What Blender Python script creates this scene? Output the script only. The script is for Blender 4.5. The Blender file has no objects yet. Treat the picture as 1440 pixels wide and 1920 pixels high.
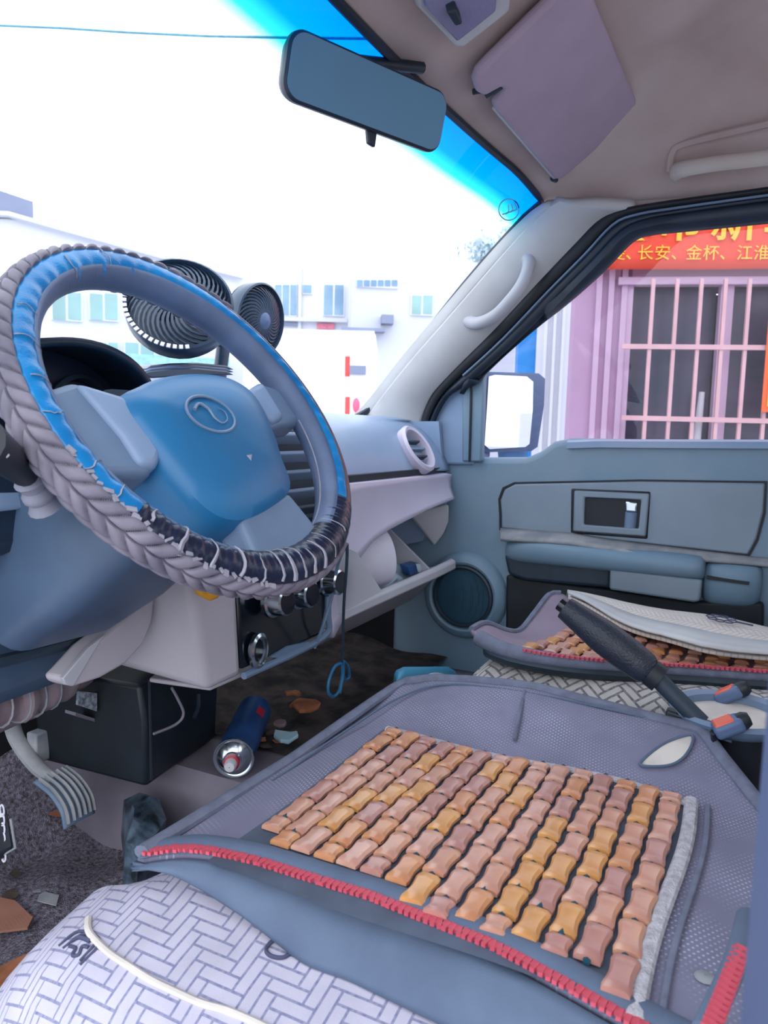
import bpy, bmesh, math, random
from mathutils import Vector as V, Matrix
random.seed(7)
SC = bpy.context.scene
COL = SC.collection
R_ = math.radians

# ------------------------------------------------------------------ camera
CAM = V((-.875, 0, .73)); YAW = R_(26.8); PIT = R_(6.3); ROL = R_(1.5); FPX = 1442.0
_f = V((math.cos(YAW)*math.cos(PIT), math.sin(YAW)*math.cos(PIT), -math.sin(PIT)))
_r0 = V((math.sin(YAW), -math.cos(YAW), 0)); _u0 = _r0.cross(_f)
_r = _r0*math.cos(ROL) + _u0*math.sin(ROL); _u = _u0*math.cos(ROL) - _r0*math.sin(ROL)
cd = bpy.data.cameras.new('camera'); cd.sensor_fit = 'VERTICAL'; cd.sensor_height = 36; cd.lens = 36*FPX/1920
cd.clip_start = .02; cd.clip_end = 400
cd.dof.use_dof = True; cd.dof.focus_distance = .95; cd.dof.aperture_fstop = 13
cam = bpy.data.objects.new('camera', cd); COL.objects.link(cam)
cam.matrix_world = Matrix(((_r.x, _u.x, -_f.x, CAM.x), (_r.y, _u.y, -_f.y, CAM.y), (_r.z, _u.z, -_f.z, CAM.z), (0, 0, 0, 1)))
SC.camera = cam

# ------------------------------------------------------------------ sky and exposure
w = bpy.data.worlds.new('overcast_sky'); SC.world = w; w.use_nodes = True
bg = w.node_tree.nodes['Background']; bg.inputs[0].default_value = (.86, .92, 1, 1); bg.inputs[1].default_value = 1.0
SC.view_settings.view_transform = 'Standard'; SC.view_settings.look = 'None'; SC.view_settings.gamma = 1
SC.view_settings.use_curve_mapping = False; SC.view_settings.exposure = 1.5
sd = bpy.data.lights.new('hazy_sun', 'SUN'); sd.energy = .3; sd.angle = R_(60); sd.color = (1, .96, .93)
sun = bpy.data.objects.new('hazy_sun', sd); COL.objects.link(sun)
sun.rotation_euler = V((.55, .42, -.72)).to_track_quat('-Z', 'Y').to_euler()   # shines in over the open driver's door

# ------------------------------------------------------------------ helpers
def ray(x, y): return _f + _r*((x-720)/FPX) - _u*((y-960)/FPX)
def Q(x, y, X=None, Y=None, Z=None, d=None, pl=None):
    """a point of the photograph put on a real plane of the cab (X / Y / Z = metres) or on a plane (point, normal)"""
    k = ray(x, y)
    if X is not None: t = (X-CAM.x)/k.x
    elif Y is not None: t = (Y-CAM.y)/k.y
    elif Z is not None: t = (Z-CAM.z)/k.z
    elif pl is not None: t = (pl[0]-CAM).dot(pl[1])/k.dot(pl[1])
    else: t = d
    return CAM + k*t
def lin(c): return tuple((v/12.92 if v <= .04045 else ((v+.055)/1.055)**2.4) for v in (q/255 for q in c))
def cat(P, n=8, closed=False):
    P = [V(p) for p in P]; out = []; N = len(P)
    g = (lambda i: P[i % N]) if closed else (lambda i: P[max(0, min(N-1, i))])
    for i in range(N if closed else N-1):
        a, b, c, d = g(i-1), g(i), g(i+1), g(i+2)
        for k in range(n):
            t = k/n
            out.append(.5*((2*b)+(c-a)*t+(2*a-5*b+4*c-d)*t*t+(3*b-a-3*c+d)*t**3))
    if not closed: out.append(P[-1])
    return out
def resample(P, n):
    P = [V(p) for p in P]; L = [0]
    for a, b in zip(P, P[1:]): L.append(L[-1]+(b-a).length)
    out = []; j = 0
    for i in range(n):
        s = L[-1]*i/(n-1)
        while j < len(P)-2 and L[j+1] < s: j += 1
        t = 0 if L[j+1] == L[j] else (s-L[j])/(L[j+1]-L[j])
        out.append(P[j].lerp(P[j+1], max(0, min(1, t))))
    return out
def join(*S):
    vs = []; fs = []
    for v, f in S:
        o = len(vs); vs += list(v); fs += [tuple(i+o for i in q) for q in f]
    return vs, fs
def box(x0, x1, y0, y1, z0, z1):
    v = [V((x, y, z)) for x in (x0, x1) for y in (y0, y1) for z in (z0, z1)]
    return v, [(0, 1, 3, 2), (4, 6, 7, 5), (0, 4, 5, 1), (2, 3, 7, 6), (0, 2, 6, 4), (1, 5, 7, 3)]
def obox(c, a, b, d):
    c, a, b, d = V(c), V(a), V(b), V(d)
    v = [c+a*i+b*j+d*k for i in (-1, 1) for j in (-1, 1) for k in (-1, 1)]
    return v, box(0, 1, 0, 1, 0, 1)[1]
def prism(P, vec):
    P = [V(p) for p in P]; n = len(P); vec = V(vec)
    return P+[p+vec for p in P], [tuple(range(n)), tuple(range(2*n-1, n-1, -1))]+[(i, n+i, n+(i+1) % n, (i+1) % n) for i in range(n)]
def loft(rings, closed=True, caps=True):
    n = len(rings[0]); v = [V(p) for r in rings for p in r]; f = []
    for i in range(len(rings)-1):
        for j in range(n if closed else n-1):
            f.append((i*n+j, i*n+(j+1) % n, (i+1)*n+(j+1) % n, (i+1)*n+j))
    if caps and closed:
        f.append(tuple(range(n-1, -1, -1))); f.append(tuple(range((len(rings)-1)*n, len(rings)*n)))
    return v, f
def frames(P, closed=False):
    n = len(P); T = []
    for i in range(n):
        a = P[i-1] if (i or closed) else P[i]; b = P[(i+1) % n] if (i < n-1 or closed) else P[i]
        T.append((b-a).normalized())
    up = V((0, 0, 1)) if abs(T[0].z) < .9 else V((0, 1, 0))
    N = [(up-T[0]*up.dot(T[0])).normalized()]
    for i in range(1, n):
        q = N[-1]-T[i]*N[-1].dot(T[i]); N.append(q.normalized())
    return T, N
def tube(P, r, n=8, closed=False, flat=1.0):
    P = [V(p) for p in P]; T, N = frames(P, closed); rings = []
    for i, p in enumerate(P):
        b = T[i].cross(N[i]); ri = r(i/(len(P)-1)) if callable(r) else r
        rings.append([p+N[i]*(math.cos(a)*ri*flat)+b*(math.sin(a)*ri) for a in (2*math.pi*k/n for k in range(n))])
    if closed: rings.append(rings[0])
    return loft(rings, True, not closed)
def basis(ax, ref=None):
    ax = V(ax).normalized(); ref = V(ref) if ref else (V((0, 0, 1)) if abs(ax.z) < .9 else V((0, 1, 0)))
    e1 = (ref-ax*ref.dot(ax)).normalized(); return ax, e1, ax.cross(e1)
def lathe(prof, c, ax, n=24, ref=None, sx=1, sy=1, caps=True):
    ax, e1, e2 = basis(ax, ref); c = V(c)
    return loft([[c+ax*h+e1*(math.cos(a)*r*sx)+e2*(math.sin(a)*r*sy) for a in (2*math.pi*k/n for k in range(n))] for r, h in prof], True, caps)
def grid(fn, nu, nv):
    v = [V(fn(i/nu, j/nv)) for j in range(nv+1) for i in range(nu+1)]
    f = [(j*(nu+1)+i, j*(nu+1)+i+1, (j+1)*(nu+1)+i+1, (j+1)*(nu+1)+i) for j in range(nv) for i in range(nu)]
    return v, f
def gridlines(L, n=None):
    """surface through a list of polylines, each resampled to n points"""
    n = n or 24; L = [resample(cat(l, 6), n) for l in L]
    return grid(lambda u, v: L[round(v*(len(L)-1))][round(u*(n-1))], n-1, len(L)-1)
def rrect(a, b, r, n=5):
    out = []
    for cx, cy, s in ((a-r, b-r, 0), (-a+r, b-r, 90), (-a+r, -b+r, 180), (a-r, -b+r, 270)):
        for k in range(n+1):
            t = R_(s+90*k/n); out.append((cx+r*math.cos(t), cy+r*math.sin(t)))
    return out
def add(name, S, mat, parent=None, smooth=True, bevel=0, sub=0, solid=0, uv=None, seg=2, ang=38, label=None, kind=None):
    m = bpy.data.meshes.new(name); m.from_pydata([tuple(p) for p in S[0]], [], S[1]); m.validate()
    bm = bmesh.new(); bm.from_mesh(m); bmesh.ops.recalc_face_normals(bm, faces=bm.faces); bm.to_mesh(m); bm.free()
    m.materials.append(mat)
    if uv:
        l = m.uv_layers.new(name='UVMap')
        for p in m.polygons:
            for li in p.loop_indices: l.data[li].uv = uv(m.loops[li].vertex_index)
    if smooth:
        m.polygons.foreach_set('use_smooth', [True]*len(m.polygons))
        if not sub: m.set_sharp_from_angle(angle=R_(ang))
    o = bpy.data.objects.new(name, m); COL.objects.link(o)
    if solid:
        k = o.modifiers.new('thickness', 'SOLIDIFY'); k.thickness = solid; k.offset = -1
    if bevel:
        k = o.modifiers.new('bevel', 'BEVEL'); k.width = bevel; k.segments = seg; k.limit_method = 'ANGLE'; k.angle_limit = R_(40)
    if sub:
        k = o.modifiers.new('sub', 'SUBSURF'); k.levels = sub; k.render_levels = sub
    if parent is not None: par(o, parent)
    if label: o['label'] = label
    if kind: o['kind'] = kind
    return o
def par(o, p):
    o.parent = p
    o.matrix_parent_inverse = Matrix.Translation(-V(p.location)) if p.type == 'EMPTY' else Matrix.Identity(4)
def tag(o, label, cat_, group=None, kind=None):
    o['label'] = label; o['category'] = cat_
    if group: o['group'] = group
    if kind: o['kind'] = kind
    return o
def thing(name, label, cat_, loc, group=None, kind=None):
    o = bpy.data.objects.new(name, None); o.empty_display_size = .05; COL.objects.link(o); o.location = V(loc)
    return tag(o, label, cat_, group, kind)
def inst(src, parent, mw):
    o = src.copy(); COL.objects.link(o); o.parent = parent
    o.matrix_parent_inverse = Matrix.Translation(-V(parent.location)) if parent.type == 'EMPTY' else Matrix.Identity(4)
    o.matrix_basis = mw; return o
def text_shape(body, size, o, ex, ey, depth=0, bold=0):
    c = bpy.data.curves.new('lettering', 'FONT'); c.body = body; c.size = size; c.extrude = depth; c.offset = bold
    ob = bpy.data.objects.new('lettering', c); COL.objects.link(ob)
    dg = bpy.context.evaluated_depsgraph_get(); m = ob.evaluated_get(dg).to_mesh()
    ez = V(ex).cross(V(ey)); o = V(o)
    S = ([o+V(ex)*v.co.x+V(ey)*v.co.y+ez*v.co.z for v in m.vertices], [tuple(p.vertices) for p in m.polygons])
    bpy.data.objects.remove(ob); bpy.data.curves.remove(c); return S

# ------------------------------------------------------------------ materials
def mat(name, rgb, rough=.6, metal=0, var=.12, scale=12, bump=0, bscale=200, spec=.5, rgb2=None, coat=0, sheen=0, trans=0, detail=4, bdist=.004):
    m = bpy.data.materials.new(name); m.use_nodes = True; nt = m.node_tree; N = nt.nodes; L = nt.links
    b = N['Principled BSDF']; b.inputs['Roughness'].default_value = rough; b.inputs['Metallic'].default_value = metal
    b.inputs['Specular IOR Level'].default_value = spec; b.inputs['Coat Weight'].default_value = coat; b.inputs['Sheen Weight'].default_value = sheen
    c = lin(rgb); c2 = lin(rgb2) if rgb2 else tuple(max(0, v*(1-2.2*var)) for v in c)
    tc = N.new('ShaderNodeTexCoord'); no = N.new('ShaderNodeTexNoise'); no.inputs['Scale'].default_value = scale; no.inputs['Detail'].default_value = detail
    rp = N.new('ShaderNodeValToRGB'); rp.color_ramp.elements[0].position = .35; rp.color_ramp.elements[1].position = .65
    rp.color_ramp.elements[0].color = (*c2, 1); rp.color_ramp.elements[1].color = (*c, 1)
    L.new(tc.outputs['Object'], no.inputs['Vector']); L.new(no.outputs['Fac'], rp.inputs['Fac']); L.new(rp.outputs['Color'], b.inputs['Base Color'])
    if bump:
        n2 = N.new('ShaderNodeTexNoise'); n2.inputs['Scale'].default_value = bscale; n2.inputs['Detail'].default_value = 3
        bp = N.new('ShaderNodeBump'); bp.inputs['Strength'].default_value = bump; bp.inputs['Distance'].default_value = bdist
        L.new(tc.outputs['Object'], n2.inputs['Vector']); L.new(n2.outputs['Fac'], bp.inputs['Height']); L.new(bp.outputs['Normal'], b.inputs['Normal'])
    return m
def node(nt, t, *ins, **kw):
    n = nt.nodes.new(t)
    for k, v in kw.items(): setattr(n, k, v)
    for i, v in enumerate(ins):
        if v is None: continue
        if hasattr(v, 'links') or isinstance(v, bpy.types.NodeSocket): nt.links.new(v, n.inputs[i])
        else: n.inputs[i].default_value = v
    return n.outputs[0]
def M2(nt, op, a, b=None): return node(nt, 'ShaderNodeMath', a, b, operation=op)
def glass_mat(name, tint, gloss=.03, rough=.0, glow=None):
    m = bpy.data.materials.new(name); m.use_nodes = True; nt = m.node_tree; N = nt.nodes; L = nt.links
    N.remove(N['Principled BSDF']); out = N['Material Output']
    t = N.new('ShaderNodeBsdfTransparent'); t.inputs[0].default_value = (*tint, 1)
    g = N.new('ShaderNodeBsdfGlossy'); g.inputs['Roughness'].default_value = rough
    fr = N.new('ShaderNodeValue'); fr.outputs[0].default_value = gloss
    mx = N.new('ShaderNodeMixShader'); L.new(fr.outputs[0], mx.inputs[0]); L.new(t.outputs[0], mx.inputs[1]); L.new(g.outputs[0], mx.inputs[2])
    L.new(mx.outputs[0], out.inputs[0]); return m, t
K = {}
K['headliner'] = mat('headliner', (194, 178, 174), .9, var=.1, scale=5, bump=.15, bscale=500, rgb2=(174, 154, 149))
K['visor'] = mat('visor_vinyl', (176, 158, 176), .75, var=.05, scale=9, bump=.1, bscale=700)
K['pillar'] = mat('pillar_plastic', (196, 198, 200), .55, var=.06, scale=8, rgb2=(182, 182, 184), bump=.05, bscale=600)
K['black'] = mat('black_rubber', (22, 30, 42), .55, var=.2, scale=15)
K['seal'] = mat('dark_seal', (26, 42, 62), .45, var=.2, scale=10)
K['doorp'] = mat('door_plastic', (122, 144, 162), .5, var=.1, scale=5, rgb2=(102, 134, 158), bump=.08, bscale=700)
K['doorl'] = mat('door_insert', (132, 148, 164), .55, var=.06, scale=7, bump=.08, bscale=800)
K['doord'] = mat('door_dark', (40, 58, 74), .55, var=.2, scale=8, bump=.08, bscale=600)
K['dust'] = mat('dusty_ledge', (160, 160, 164), .8, var=.12, scale=26, rgb2=(128, 134, 142), bump=.1, bscale=300)
K['dashtop'] = mat('dash_pad', (140, 158, 186), .4, var=.08, scale=6, bump=.06, bscale=700, rgb2=(122, 148, 180))
K['silver'] = mat('dash_silver', (200, 194, 214), .38, var=.04, scale=5, metal=.1)
K['cream'] = mat('cream_plastic', (186, 186, 194), .5, var=.06, scale=7)
K['grey'] = mat('grey_plastic', (176, 170, 178), .55, var=.06, scale=6, bump=.05, bscale=700)
K['gloss'] = mat('gloss_black', (14, 24, 36), .16, var=.2, scale=9)
K['navy'] = mat('column_plastic', (76, 98, 122), .4, var=.15, scale=5, rgb2=(62, 78, 104))
K['chrome'] = mat('chrome', (200, 210, 216), .18, metal=1, var=.05)
K['blue'] = mat('wheel_leather', (10, 128, 192), .3, var=.12, scale=14, bump=.12, bscale=500, rgb2=(8, 102, 164))
K['hub'] = mat('airbag_pad', (26, 116, 170), .38, var=.08, scale=8, bump=.08, bscale=900, rgb2=(34, 104, 150))
K['spoke'] = mat('spoke_plastic', (112, 134, 162), .45, var=.08, scale=10)
K['rimgrey'] = mat('rim_inner_leather', (98, 116, 150), .5, var=.16, scale=16, bump=.1, bscale=500)
K['braid'] = mat('braided_cover', (128, 122, 136), .62, var=.14, scale=22, rgb2=(96, 94, 110), bump=.1, bscale=400)
K['brown'] = mat('brown_leather', (112, 88, 92), .45, var=.15, scale=18)
K['navyl'] = mat('worn_navy_leather', (26, 36, 66), .3, var=.25, scale=20, bump=.1, bscale=300)
K['peel'] = mat('peeled_leather', (160, 158, 172), .8, var=.1, scale=60)
K['grip'] = mat('grip_beige', (196, 186, 178), .6, var=.04)
K['white'] = mat('white_paper', (224, 222, 236), .85, var=.03, scale=10)
K['packet'] = mat('tissue_packet', (150, 192, 206), .4, var=.15, scale=20, rgb2=(196, 214, 222))
K['carpet'] = mat('carpet', (164, 160, 182), .95, var=.35, scale=190, bump=1.0, bscale=520, rgb2=(96, 82, 90), bdist=.012, detail=6)
K['tunnel'] = mat('tunnel_cover', (132, 126, 138), .7, var=.12, scale=8, rgb2=(108, 102, 114))
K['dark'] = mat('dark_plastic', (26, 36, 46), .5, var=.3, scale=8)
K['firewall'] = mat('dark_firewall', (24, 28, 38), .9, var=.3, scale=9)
K['dirt'] = mat('dirty_mat', (92, 78, 72), .95, var=.5, scale=18, bump=.5, bscale=80, rgb2=(40, 36, 38))
K['grime'] = mat('grimy_floor_mat', (74, 64, 62), .95, var=.5, scale=26, bump=.6, bscale=90, rgb2=(24, 26, 32), detail=8)
K['mesh'] = None
K['backing'] = mat('mat_backing', (84, 96, 116), .85, var=.15, scale=20)
K['skirt'] = mat('mat_skirt', (92, 108, 132), .8, var=.1, scale=12, bump=.2, bscale=900, rgb2=(80, 94, 118))
K['piping'] = mat('mat_piping', (112, 118, 140), .8, var=.12, scale=60, bump=.3, bscale=900)
K['hem'] = mat('hem_braid', (196, 194, 202), .85, var=.16, scale=140, bump=.6, bscale=500)
K['cord'] = mat('teal_cord', (24, 74, 92), .6, var=.1)
K['red'] = mat('red_zip', (216, 84, 104), .6, var=.15, scale=80)
K['belt'] = mat('buckle_orange', (236, 104, 76), .4, var=.08)
K['bluegrey'] = mat('blue_grey_plastic', (92, 112, 150), .5, var=.08)
K['pipe'] = mat('taped_pipe', (148, 134, 140), .6, var=.3, scale=14, rgb2=(110, 92, 98))
K['yellow'] = mat('yellow_plastic', (226, 162, 40), .35, var=.12, scale=40)
K['canblue'] = mat('can_blue', (44, 88, 150), .35, metal=.2, var=.2, scale=22)
K['canred'] = mat('can_red', (186, 38, 56), .4, var=.05)
K['orangebit'] = mat('orange_scrap', (170, 106, 72), .8, var=.25, scale=30)
K['tealbox'] = mat('teal_plastic', (70, 150, 184), .4, var=.08)
K['label'] = mat('sticker', (168, 176, 188), .6, var=.25, scale=180, rgb2=(90, 96, 108))
K['whiteplastic'] = mat('white_plastic', (208, 208, 214), .5, var=.05)
K['beige'] = mat('beige_cloth', (214, 206, 200), .85, var=.08, scale=30)
BEADS = [mat('bead_%d' % i, c, .32, var=.1, scale=45, coat=.25, rgb2=c2) for i, (c, c2) in enumerate([((206, 148, 104), (190, 128, 92)), ((204, 152, 124), (186, 134, 116)), ((214, 158, 98), (196, 138, 82)), ((186, 136, 122), (170, 120, 112)), ((208, 160, 140), (190, 140, 124))])]

def mesh_fabric(name, base, dot, sc=230, rot=.6):
    m = mat(name, base, .85, var=.08, scale=14, bump=.1, bscale=900); nt = m.node_tree; b = nt.nodes['Principled BSDF']; L = nt.links
    tc = nt.nodes.new('ShaderNodeTexCoord'); mp = nt.nodes.new('ShaderNodeMapping'); mp.inputs['Scale'].default_value = (sc, sc, sc); mp.inputs['Rotation'].default_value = (0, 0, rot)
    L.new(tc.outputs['Object'], mp.inputs[0])
    sx = nt.nodes.new('ShaderNodeSeparateXYZ'); L.new(mp.outputs[0], sx.inputs[0])
    fx = M2(nt, 'SUBTRACT', M2(nt, 'FRACT', sx.outputs[0]), .5); fy = M2(nt, 'SUBTRACT', M2(nt, 'FRACT', sx.outputs[1]), .5)
    d = M2(nt, 'SQRT', M2(nt, 'ADD', M2(nt, 'MULTIPLY', fx, fx), M2(nt, 'MULTIPLY', fy, fy)))
    no = nt.nodes.new('ShaderNodeTexNoise'); no.inputs['Scale'].default_value = 16; L.new(tc.outputs['Object'], no.inputs['Vector'])
    k = M2(nt, 'MULTIPLY', M2(nt, 'LESS_THAN', d, .22), M2(nt, 'MAXIMUM', M2(nt, 'SUBTRACT', M2(nt, 'MULTIPLY', no.outputs['Fac'], 3.0), 1.1), 0.0))
    src = b.inputs['Base Color'].links[0].from_socket
    mx = nt.nodes.new('ShaderNodeMix'); mx.data_type = 'RGBA'; L.new(k, mx.inputs[0]); L.new(src, mx.inputs[6]); mx.inputs[7].default_value = (*lin(dot), 1)
    L.new(mx.outputs[2], b.inputs['Base Color']); return m
K['mesh'] = mesh_fabric('black_air_mesh', (122, 122, 146), (172, 176, 196))
def weave(name, light, dark, sc, lw=.16, rot=0.0):
    """printed basket-weave cloth over the UV map (metres)"""
    m = mat(name, light, .9, var=.05, scale=30, bump=.15, bscale=900); nt = m.node_tree; b = nt.nodes['Principled BSDF']; L = nt.links
    tc = nt.nodes.new('ShaderNodeTexCoord'); mp = nt.nodes.new('ShaderNodeMapping'); mp.inputs['Scale'].default_value = (sc, sc, sc); mp.inputs['Rotation'].default_value = (0, 0, rot); L.new(tc.outputs['UV'], mp.inputs[0])
    sx = nt.nodes.new('ShaderNodeSeparateXYZ'); L.new(mp.outputs[0], sx.inputs[0]); u, v = sx.outputs[0], sx.outputs[1]
    # herringbone: steps of 1x3 bricks
    fu = M2(nt, 'FLOOR', u); fv = M2(nt, 'FLOOR', v)
    s = M2(nt, 'FLOORED_MODULO', M2(nt, 'SUBTRACT', fu, fv), 6.0)
    hor = M2(nt, 'LESS_THAN', s, 2.5)
    lu = M2(nt, 'FRACT', u); lv = M2(nt, 'FRACT', v)
    nearv = M2(nt, 'LESS_THAN', lv, lw); nearu = M2(nt, 'LESS_THAN', lu, lw)
    s0 = M2(nt, 'LESS_THAN', s, .5); s3 = M2(nt, 'COMPARE', s, 5.0); nt.nodes[-1].inputs[2].default_value = .3
    a = M2(nt, 'MAXIMUM', nearv, M2(nt, 'MULTIPLY', s0, nearu))
    c = M2(nt, 'MAXIMUM', nearu, M2(nt, 'MULTIPLY', s3, nearv))
    k = M2(nt, 'ADD', M2(nt, 'MULTIPLY', hor, a), M2(nt, 'MULTIPLY', M2(nt, 'SUBTRACT', 1.0, hor), c))
    wv = nt.nodes.new('ShaderNodeTexNoise'); wv.inputs['Scale'].default_value = 260; L.new(tc.outputs['UV'], wv.inputs['Vector'])
    k = M2(nt, 'MULTIPLY', M2(nt, 'MINIMUM', k, 1.0), M2(nt, 'ADD', .25, wv.outputs['Fac']))
    src = b.inputs['Base Color'].links[0].from_socket
    mx = nt.nodes.new('ShaderNodeMix'); mx.data_type = 'RGBA'; L.new(k, mx.inputs[0]); L.new(src, mx.inputs[6]); mx.inputs[7].default_value = (*lin(dark), 1)
    L.new(mx.outputs[2], b.inputs['Base Color']); return m
K['seatcloth'] = weave('seat_cloth', (186, 182, 200), (104, 108, 144), 92, .2)
K['seatcloth2'] = weave('seat_cloth_small', (206, 202, 200), (84, 82, 92), 90, .3, .78)
# ================================================================== THE CAB (setting)
fl = thing('floor', 'dusty grey cab floor with carpet in the driver footwell', 'floor', (0, .5, .1), kind='structure')
def carp(u, v):
    x = -.68+.64*u; y = -.45+1.55*v; z = .10 if y < .92 else .10+(y-.92)*1.1
    return V((x, y, z+.006*math.sin(31*x+17*y)+.004*math.sin(53*y-40*x)))
add('carpet', grid(carp, 40, 110), K['carpet'], fl)
def floorpt(x, y):
    d = ray(x, y)
    for i in range(900):
        p = CAM+d*(.5+.001*i)
        if p.x < -.09 and p.z <= carp((p.x+.68)/.64, (p.y+.45)/1.55).z+.004: return p
    return Q(x, y, Z=.115)
# raised tunnel beside the driver footwell
def tun(u, v):
    y = -.4+1.42*v; k = u*3.0
    if k < 1: return V((-.085+.012*k, y, .05+.165*k))
    if k < 1.5: return V((-.073+.018*(k-1)*2, y, .215+.022*(k-1)*2))
    return V((-.055+.705*(k-1.5)/1.5, y, .237-.03*max(0, (k-2.2))))
add('tunnel_cover', grid(tun, 30, 20), K['tunnel'], fl, solid=.01)
def mound(u, v):
    x = .045+.59*u; y = .60+.41*v; e = min(1, 6*u, 6*v)
    return V((x, y, .2395+.045*v*v+e*(.006*math.sin(23*x+3)*math.sin(29*y)+.004*math.sin(61*x+40*y)*v)))
add('dirty_mat', grid(mound, 40, 30), K['grime'], fl)
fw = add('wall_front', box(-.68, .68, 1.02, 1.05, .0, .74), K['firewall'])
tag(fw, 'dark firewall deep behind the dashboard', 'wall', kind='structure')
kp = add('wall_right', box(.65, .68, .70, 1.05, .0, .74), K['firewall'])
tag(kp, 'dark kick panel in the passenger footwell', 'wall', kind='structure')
bw = thing('wall_back', 'grey rear wall of the cab behind the seats', 'wall', (0, -.5, .1), kind='structure')
add('lower_panel', box(-.68, .68, -.53, -.50, .0, .74), K['grey'], bw)
add('upper_panel', box(-.64, .64, -.53, -.50, 1.16, 1.34), K['grey'], bw)
for s in (-1, 1): add('side_panel', box(min(s*.64, s*.5), max(s*.64, s*.5), -.53, -.50, .74, 1.16), K['grey'], bw)
BASE = [(-.6, 1.335), (-.1, 1.335), (.05, 1.33), (.14, 1.318), (.24, 1.287), (.31, 1.245), (.37, 1.2), (.405, 1.178), (.44, 1.166)]
def basez(y):
    for (a, p), (b, q) in zip(BASE, BASE[1:]):
        if y <= b: return p+(q-p)*max(0, (y-a)/(b-a))
    return BASE[-1][1]
def front_y(x): return .437-.018*(x/.55)**2
def ceil_z(x, y):
    s = max(0, (abs(x)-.40)/.21); s = min(1, s)**1.7
    lo = 1.145
    return lo+(basez(y)-lo)*(1-s)
def ceilp(u, v):
    x = -.62+1.235*u; y = -.52+(front_y(x)+.52)*(1-(1-v)**1.3)
    return V((x, y, ceil_z(x, y)))
ce = thing('ceiling', 'stained beige-grey headliner of the cab roof', 'ceiling', (0, .2, 1.33), kind='structure')
add('headliner', grid(ceilp, 70, 60), K['headliner'], ce, solid=-.02)
# raised moulding round the grip recess
rec = [Q(1256, 322, X=.565), Q(1262, 285, X=.555), Q(1290, 268, X=.548), Q(1440, 232, X=.525), Q(1560, 205, X=.51)]
add('recess_moulding', tube(cat(rec, 6), .006, 8), K['headliner'], ce)

# ---- windscreen
def wtop(x): return V((x, front_y(x)+.004, ceil_z(x, front_y(x))-.002))
def wbot(x): return V((x, .875-.07*(x/.6)**2, .742))
def wsf(u, v):
    x0 = -.575+1.14*u; x1 = -.60+1.215*u
    a, b = wtop(x0), wbot(x1); p = a.lerp(b, v)
    return p+V((0, .012, .012))*(4*v*(1-v))
m, t = glass_mat('windscreen_glass', (1, 1, 1))
nt = m.node_tree; uvn = nt.nodes.new('ShaderNodeUVMap'); sp = nt.nodes.new('ShaderNodeSeparateXYZ'); nt.links.new(uvn.outputs[0], sp.inputs[0])
rp = nt.nodes.new('ShaderNodeValToRGB'); nt.links.new(sp.outputs[1], rp.inputs[0]); el = rp.color_ramp.elements
el[0].position = 0; el[0].color = (.0, .15, .62, 1); el[1].position = .15; el[1].color = (.97, .98, 1, 1)
e = el.new(.07); e.color = (.0, .2, .62, 1); e = el.new(.105); e.color = (.02, .5, .62, 1)
nt.links.new(rp.outputs[0], t.inputs[0])
W = thing('window_1', 'windscreen with a blue tinted band along its top', 'windscreen', (0, .65, .74), kind='structure')
S = grid(wsf, 40, 40)
add('windscreen_glass', S, m, W, uv=lambda i: ((i % 41)/40, (i//41)/40))
add('rubber_seal', tube([wtop(-.575+1.14*i/40)+V((0, -.004, -.002)) for i in range(41)]+[wsf(1, k/30) for k in range(2, 28)]+[wsf(.985, .955), wsf(.965, .985), wsf(.93, 1.0)]+[wsf(.93-.9*k/20, 1.0)+V((0, -.004, .003)) for k in range(1, 21)], .006, 6), K['seal'], W)
# inspection sticker outline on the glass
st = [wsf(.905+.022*math.cos(a), .17+.052*math.sin(a))+V((0, -.004, -.002)) for a in (2*math.pi*k/28 for k in range(28))]
st = []
cs = Q(954, 392, Y=.455); 
stick = thing('inspection_sticker', 'clear round sticker in the top right corner of the windscreen', 'sticker', cs)
K['stick'] = mat('sticker_ink', (150, 190, 196), .6, var=.05)
add('ring', tube([Q(954+19*math.cos(a), 393+20*math.sin(a), Y=.452) for a in (2*math.pi*k/28 for k in range(28))], .0011, 5, True), K['stick'], stick)
for k in range(3): add('mark', tube(cat([Q(942+8*k, 402-3*k, Y=.452), Q(953+8*k, 398-3*k, Y=.452), Q(953+6*k, 384-2*k, Y=.452)], 5), .0012, 5), K['stick'], stick)

# ---- A-pillar trim on the passenger side
def pil(side=1):
    Lf = [Q(1026, 375, X=.555), Q(1006, 392, X=.563), Q(945, 455, X=.575), Q(852, 563, X=.59), Q(765, 667, X=.603), Q(706, 742, X=.61), Q(672, 778, X=.613), Q(640, 795, X=.615)]
    Rf = [Q(1190, 375, X=.60), Q(1128, 400, X=.605), Q(1068, 463, X=.613), Q(945, 598, X=.628), Q(850, 694, X=.638), Q(800, 750, X=.645), Q(782, 800, X=.648), Q(782, 850, X=.65)]
    n = 40; A = resample(cat(Lf, 6), n); B = resample(cat(Rf, 6), n)
    def fn(u, v):
        i = round(u*(n-1)); p = A[i].lerp(B[i], v)
        if v < .12: off = -.018*(.12-v)/.12*-1
        bul = .018*math.sin(math.pi*v)-(.010 if .1 < v < .2 else 0)
        p = p+V((-.8, -.6, 0))*bul
        return V((p.x*side, p.y, p.z))
    return grid(fn, n-1, 16)
for i, s in enumerate((1, -1)):
    ap = add('trim_%d' % (i+1), pil(s), K['pillar'], solid=.02)
    tag(ap, ['pale grey windscreen pillar trim on the passenger side', 'pale grey windscreen pillar trim on the driver side'][i], 'pillar', kind='structure')
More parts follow.
